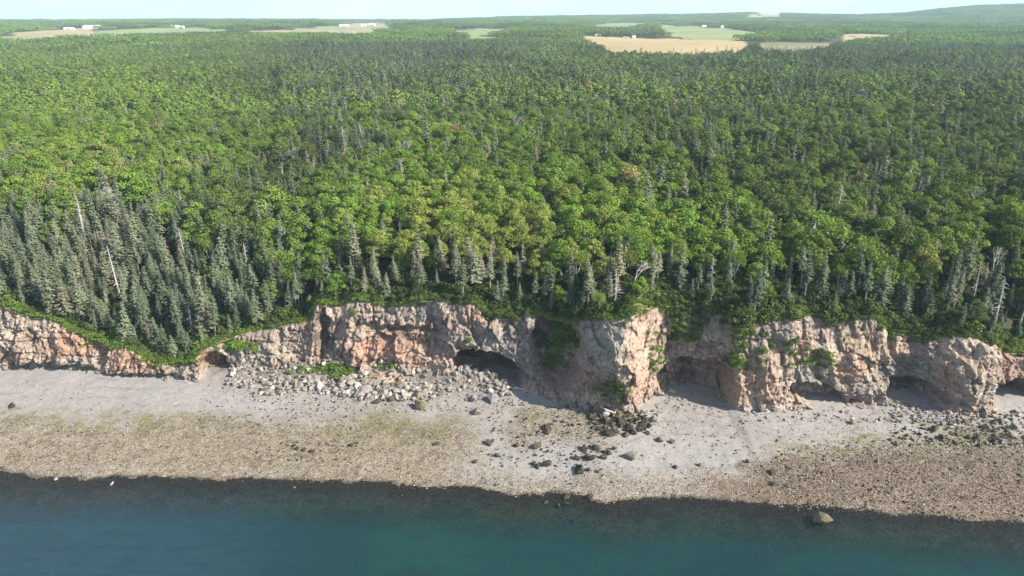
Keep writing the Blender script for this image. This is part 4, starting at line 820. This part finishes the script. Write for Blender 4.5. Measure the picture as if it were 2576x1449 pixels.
UM = [me_join('undergrowth', SH[i][0], SH[i][1], M_LEAF, M_BARKB) for i in range(4)]
o = instancer('undergrowth', np.stack([gx, gy, ground(gx, gy) - .1], 1), UM, R.randint(0, 4, n), np.stack([0 * s, 0 * s, R.uniform(0, 6.28, n)], 1), np.stack([s * 1.2, s * 1.2, s], 1), np.clip(R.normal(.20, .12, n) + .12 * fbm(gx / 6, gy / 6, o=2, s=8), .05, .8))
tag(o, 'low tangled undergrowth beneath the front trees', 'undergrowth', kind='stuff')
# grass on the brink, gully and rockfall top
def tuft(seed):
    r = np.random.RandomState(seed); C_ = r.normal(0, .32, (60, 3)); C_[:, 2] = np.abs(C_[:, 2]) * .5; N_ = r.normal(size=(60, 3)) + [0, 0, .6]; return soup(C_, N_, .2, 1.0)
TM = [mesh_np('grass_tuft', *tuft(300 + i), M_LEAF) for i in range(4)]
n = 9000; gx = R.uniform(-130, 125, n); gy = edgeY(gx) + R.exponential(1.3, n) - .35; gz = ground(gx, gy)
gx2 = R.uniform(-52, -20, 1200); gy2 = frontY(gx2) + R.uniform(-3.2, .8, 1200); gz2 = beach(gx2, gy2); gu, gv, _ = project(gx2, gy2, gz2)
k = in_poly(gu, gv, [(680,925),(720,910),(800,902),(850,915),(900,900),(990,908),(980,930),(920,918),(870,945),(800,935),(690,940)]); gx = np.concatenate([gx, gx2[k]]); gy = np.concatenate([gy, gy2[k]]); gz = np.concatenate([gz, gz2[k]])
cp = []
for (u_, v_, a, b, q) in [(1560,780,70,18,140),(1870,830,30,16,40),(1850,910,24,20,50),(1720,840,50,20,60),(1390,900,34,26,80),(1400,850,50,50,120),(2060,900,60,24,40),(1690,770,60,16,60),(2130,790,60,10,80),(600,868,34,14,60),(1650,900,30,50,40),(1540,985,40,40,50),(430,890,70,26,200),(300,862,70,12,90)]:
    for _ in range(q): cp.append(cliff_at(u_ + rs.normal(0, a * .5), v_ + rs.normal(0, b * .5), .1))
cp = np.array(cp); gx = np.concatenate([gx, cp[:, 0]]); gy = np.concatenate([gy, cp[:, 1]]); gz = np.concatenate([gz, cp[:, 2]]); n = len(gx)
s = R.uniform(.6, 1.5, n); o = instancer('grass', np.stack([gx, gy, gz], 1), TM, R.randint(0, 4, n), np.stack([0 * s, 0 * s, R.uniform(0, 6.28, n)], 1), np.stack([s, s, s * .9], 1), np.clip(.62 + .16 * fbm(gx / 4, gy / 4, o=2, s=9) + R.normal(0, .06, n), .3, .93))
tag(o, 'bright grass fringing the cliff edge and rockfall top', 'grass', kind='stuff')

# ------------------------------------------------------------------ driftwood
def wood(pts, r0, r1): return tube(pts, r0, r1, 6)
def drift(u, v, parts, label, lift=.5, rz=0):
    x_, y_ = at_z(u, v, 3)
    for _ in range(3): x_, y_ = at_z(u, v, float(beach(x_, y_)) + lift)
    V, F = join([wood(p, a, b) for p, a, b in parts]); o = link('driftwood', mesh_np('driftwood', V, F, M_DRIFT)); o.location = (float(x_), float(y_), float(beach(x_, y_)) + lift); o.rotation_euler = (0, 0, rz)
    tag(o, label, 'driftwood', 'bleached driftwood on the beach')
M_DRIFT = bark('bleached_driftwood', (.5, .47, .43), (.74, .71, .66))
drift(1548, 1040, [([(-3.6, .4, 1.6), (-1.6, .1, .8), (0, 0, .1)], .07, .2), ([(0, 0, .1), (.5, 0, 0), (1.5, -.2, -.3)], .24, .12), ([(0, 0, .1), (-.2, -.1, .9)], .2, .06), ([(0, 0, 0), (.3, .5, .6)], .16, .05), ([(0, 0, 0), (-.5, -.6, -.3)], .16, .06)], 'white branching driftwood stump among black boulders by the promontory', .9)
drift(1315, 978, [([(-4.5, .8, .2), (0, 0, 0), (2.6, -.5, -.1)], .16, .07)], 'long pale driftwood log before the arched cave', .5)
drift(712, 985, [([(0, -1.8, 0), (0, 1.2, .5), (.2, 2.4, .7)], .07, .04)], 'thin pole of driftwood standing in the left rockfall', .3)
xl, yl, zl = cliff_at(1600, 762, 0)
V, F = join([wood([(-1.2, 0, -.6), (.8, .6, .6), (3.2, 1.4, 2.2)], .13, .06), wood([(2.0, 1, 1.5), (2.6, .5, 1.7)], .05, .02), wood([(-1.2, 0, -.6), (-1.7, -.3, -.5)], .1, .04)])
o = link('fallen_trunk', mesh_np('fallen_trunk', V, F, M_BARK)); o.location = (xl, yl + .4, zl + .5); tag(o, 'bare fallen trunk slanting over the brink by the promontory', 'fallen trunk')

# standing stone slab at the promontory foot
x_, y_ = at_z(1562, 1030, 4.5); o = link('rock_slab', ROCKS[3]); o.location = (float(x_) + .2, float(y_) - .4, float(beach(x_, y_)) + 1.1); o.scale = (1.7, 2.0, 5.4); o.rotation_euler = (.15, .12, .4); o['tint'] = .56
tag(o, 'tall pointed brown slab leaning at the foot of the promontory', 'rock slab')

# ------------------------------------------------------------------ far farm buildings
def pm(name, c, rough=.7): m = N(name); n_ = m.noise(.6, 3, m.pos()); return m.done(m.bsdf(m.mix(n_, tuple(k * .85 for k in c), c), rough))
M_WW, M_GR, M_RR, M_SR, M_GL, M_BRK = pm('white_wall', (.80, .80, .78)), pm('grey_roof', (.42, .43, .45)), pm('red_roof', (.42, .16, .12)), pm('pale_metal_roof', (.78, .80, .82), .4), pm('window_glass', (.05, .06, .08), .2), pm('brown_wall', (.36, .24, .18))
def box(bm, x0, y0, z0, x1, y1, z1):
    vs = [bm.verts.new(p) for p in [(x0,y0,z0),(x1,y0,z0),(x1,y1,z0),(x0,y1,z0),(x0,y0,z1),(x1,y0,z1),(x1,y1,z1),(x0,y1,z1)]]
    for f in ((0,3,2,1),(4,5,6,7),(0,1,5,4),(1,2,6,5),(2,3,7,6),(3,0,4,7)): bm.faces.new([vs[i] for i in f])
def bmo(name, bm, mat, parent=None):
    me = bpy.data.meshes.new(name); bm.to_mesh(me); bm.free(); me.materials.append(mat) if mat else None; return link(name, me, parent)
def building(name, cat, u, v, w, dpt, h, rz, wall, roof, label, group, chim=False, gable=.45):
    x_, y_ = cast(u, v); z_ = float(ground(x_, y_)); w *= .52; dpt *= .52; h *= .58; r = empty(name, (x_, y_, z_ - .4), rz); a, b = w / 2, dpt / 2; rh = dpt * gable
    bm = bmesh.new(); box(bm, -a, -b, -1.5, a, b, h)
    for s in (-a, a):
        vs = [bm.verts.new(p) for p in ((s * .999, -b, h), (s * .999, b, h), (s * .999, 0, h + rh * .97))]; bm.faces.new(vs)
    bmo('wall', bm, wall, r)
    bm = bmesh.new(); e = .5
    for s in (-1, 1):
        q = [(-a - e, s * (b + e), h - rh * e / b), (a + e, s * (b + e), h - rh * e / b), (a + e, 0, h + rh), (-a - e, 0, h + rh)]; vs = [bm.verts.new(p) for p in q] + [bm.verts.new((p[0], p[1], p[2] + .3)) for p in q]
        for f in ((0,1,2,3),(4,5,6,7),(0,1,5,4),(1,2,6,5),(3,0,4,7)): bm.faces.new([vs[i] for i in f])
    rf = bmo('roof', bm, roof, r)
    if chim: bm = bmesh.new(); box(bm, a * .4, -.5, h + rh * .5, a * .4 + .9, .5, h + rh + 1.4); bmo('chimney', bm, M_BRK, rf)
    nw = max(2, int(w / 5))
    for i in range(nw):
        cx_ = -a + w * (i + .5) / nw
        bm = bmesh.new(); box(bm, cx_ - .6, -b - .06, 1.2, cx_ + .6, -b + .02, 2.8); bmo('window', bm, M_GL, r)
    bm = bmesh.new(); box(bm, a * .1 - .8, -b - .08, 0, a * .1 + .8, -b + .02, 2.3) if name == 'farmhouse' else box(bm, -2, -b - .08, 0, 2, -b + .02, 3.6); 
    bmo('door', bm, M_BRK, r)
    return tag(r, label, cat, group)
G1 = 'farm buildings scattered beyond the woods'
for a in [('farmhouse','house',1594,98,13,10,5.5,.3,M_WW,M_GR,'white gabled farmhouse at the back of the golden field',1,.7),
 ('barn','barn',1574,98,20,10,3.6,.1,M_WW,M_GR,'low white barn beside the gabled farmhouse',0,.4),
 ('farmhouse','house',1503,91.5,22,9,4.5,0,M_WW,M_SR,'long white house at left end of the golden field',1,.35),
 ('barn','barn',1771,69,26,14,6,.1,M_WW,M_SR,'large white barn beside the green striped field',0,.45),
 ('farmhouse','house',1816,71,16,12,6,.4,M_WW,M_SR,'white house right of the large white barn',1,.5),
 ('barn','barn',1842,61,24,14,8,.2,M_WW,M_SR,'tall white barn in trees behind the striped field',0,.4),
 ('farmhouse','house',1880,60,18,12,6,-.2,M_WW,M_SR,'white house hidden in trees, farthest right of the group',1,.5),
 ('farmhouse','house',1911,41,34,26,9,.2,M_BRK,M_RR,'red roofed house high on the skyline slope',1,.6),
 ('barn','barn',2311,76,44,14,5,0,M_WW,M_RR,'low red roofed barn in the right hand woods',0,.4),
 ('barn','barn',238,73,110,32,9,.15,M_WW,M_SR,'very long white barn behind the left tan field',0,.3),
 ('barn','barn',175,76,46,20,6,.1,M_WW,M_SR,'small white barn left of the very long one',0,.3),
 ('farmhouse','house',432,71,22,16,9,.3,M_WW,M_SR,'white house above the pale green left field',1,.5),
 ('farmhouse','house',446,72,18,16,9,0,M_WW,M_SR,'white house between two others at left',1,.5),
 ('barn','barn',458,72,26,16,8,-.2,M_WW,M_SR,'white barn right of the two left houses',0,.4),
 ('barn','barn',866,68,58,20,8,.1,M_WW,M_SR,'long white barn left of the bare tan rise',0,.35),
 ('barn','barn',915,67,34,18,7,.2,M_WW,M_SR,'white barn under the bare tan rise',0,.35),
 ('barn','barn',935,66,46,20,8,-.1,M_WW,M_SR,'broad pale barn on the tan rise',0,.3),
 ('barn','barn',1063,76,44,18,5,0,M_WW,M_SR,'lone low white barn in the middle distance woods',0,.3)]:
    building(*a[:11], G1, bool(a[11]), a[12])

# ------------------------------------------------------------------ air
bm = bmesh.new(); box(bm, -9000, -400, -60, 9000, 8200, 330)
hz = bmo('haze', bm, None); hz.data.materials.clear(); m = N('haze'); pv_ = m.n('ShaderNodeVolumePrincipled'); pv_.inputs['Color'].default_value = (.62, .83, 1.0, 1); pv_.inputs['Density'].default_value = .000105; pv_.inputs['Anisotropy'].default_value = .0
m.l(pv_.outputs[0], m.out.inputs['Volume']); hz.data.materials.append(m.m); tag(hz, 'pale blue haze over the land and distant hills', 'haze', kind='stuff')
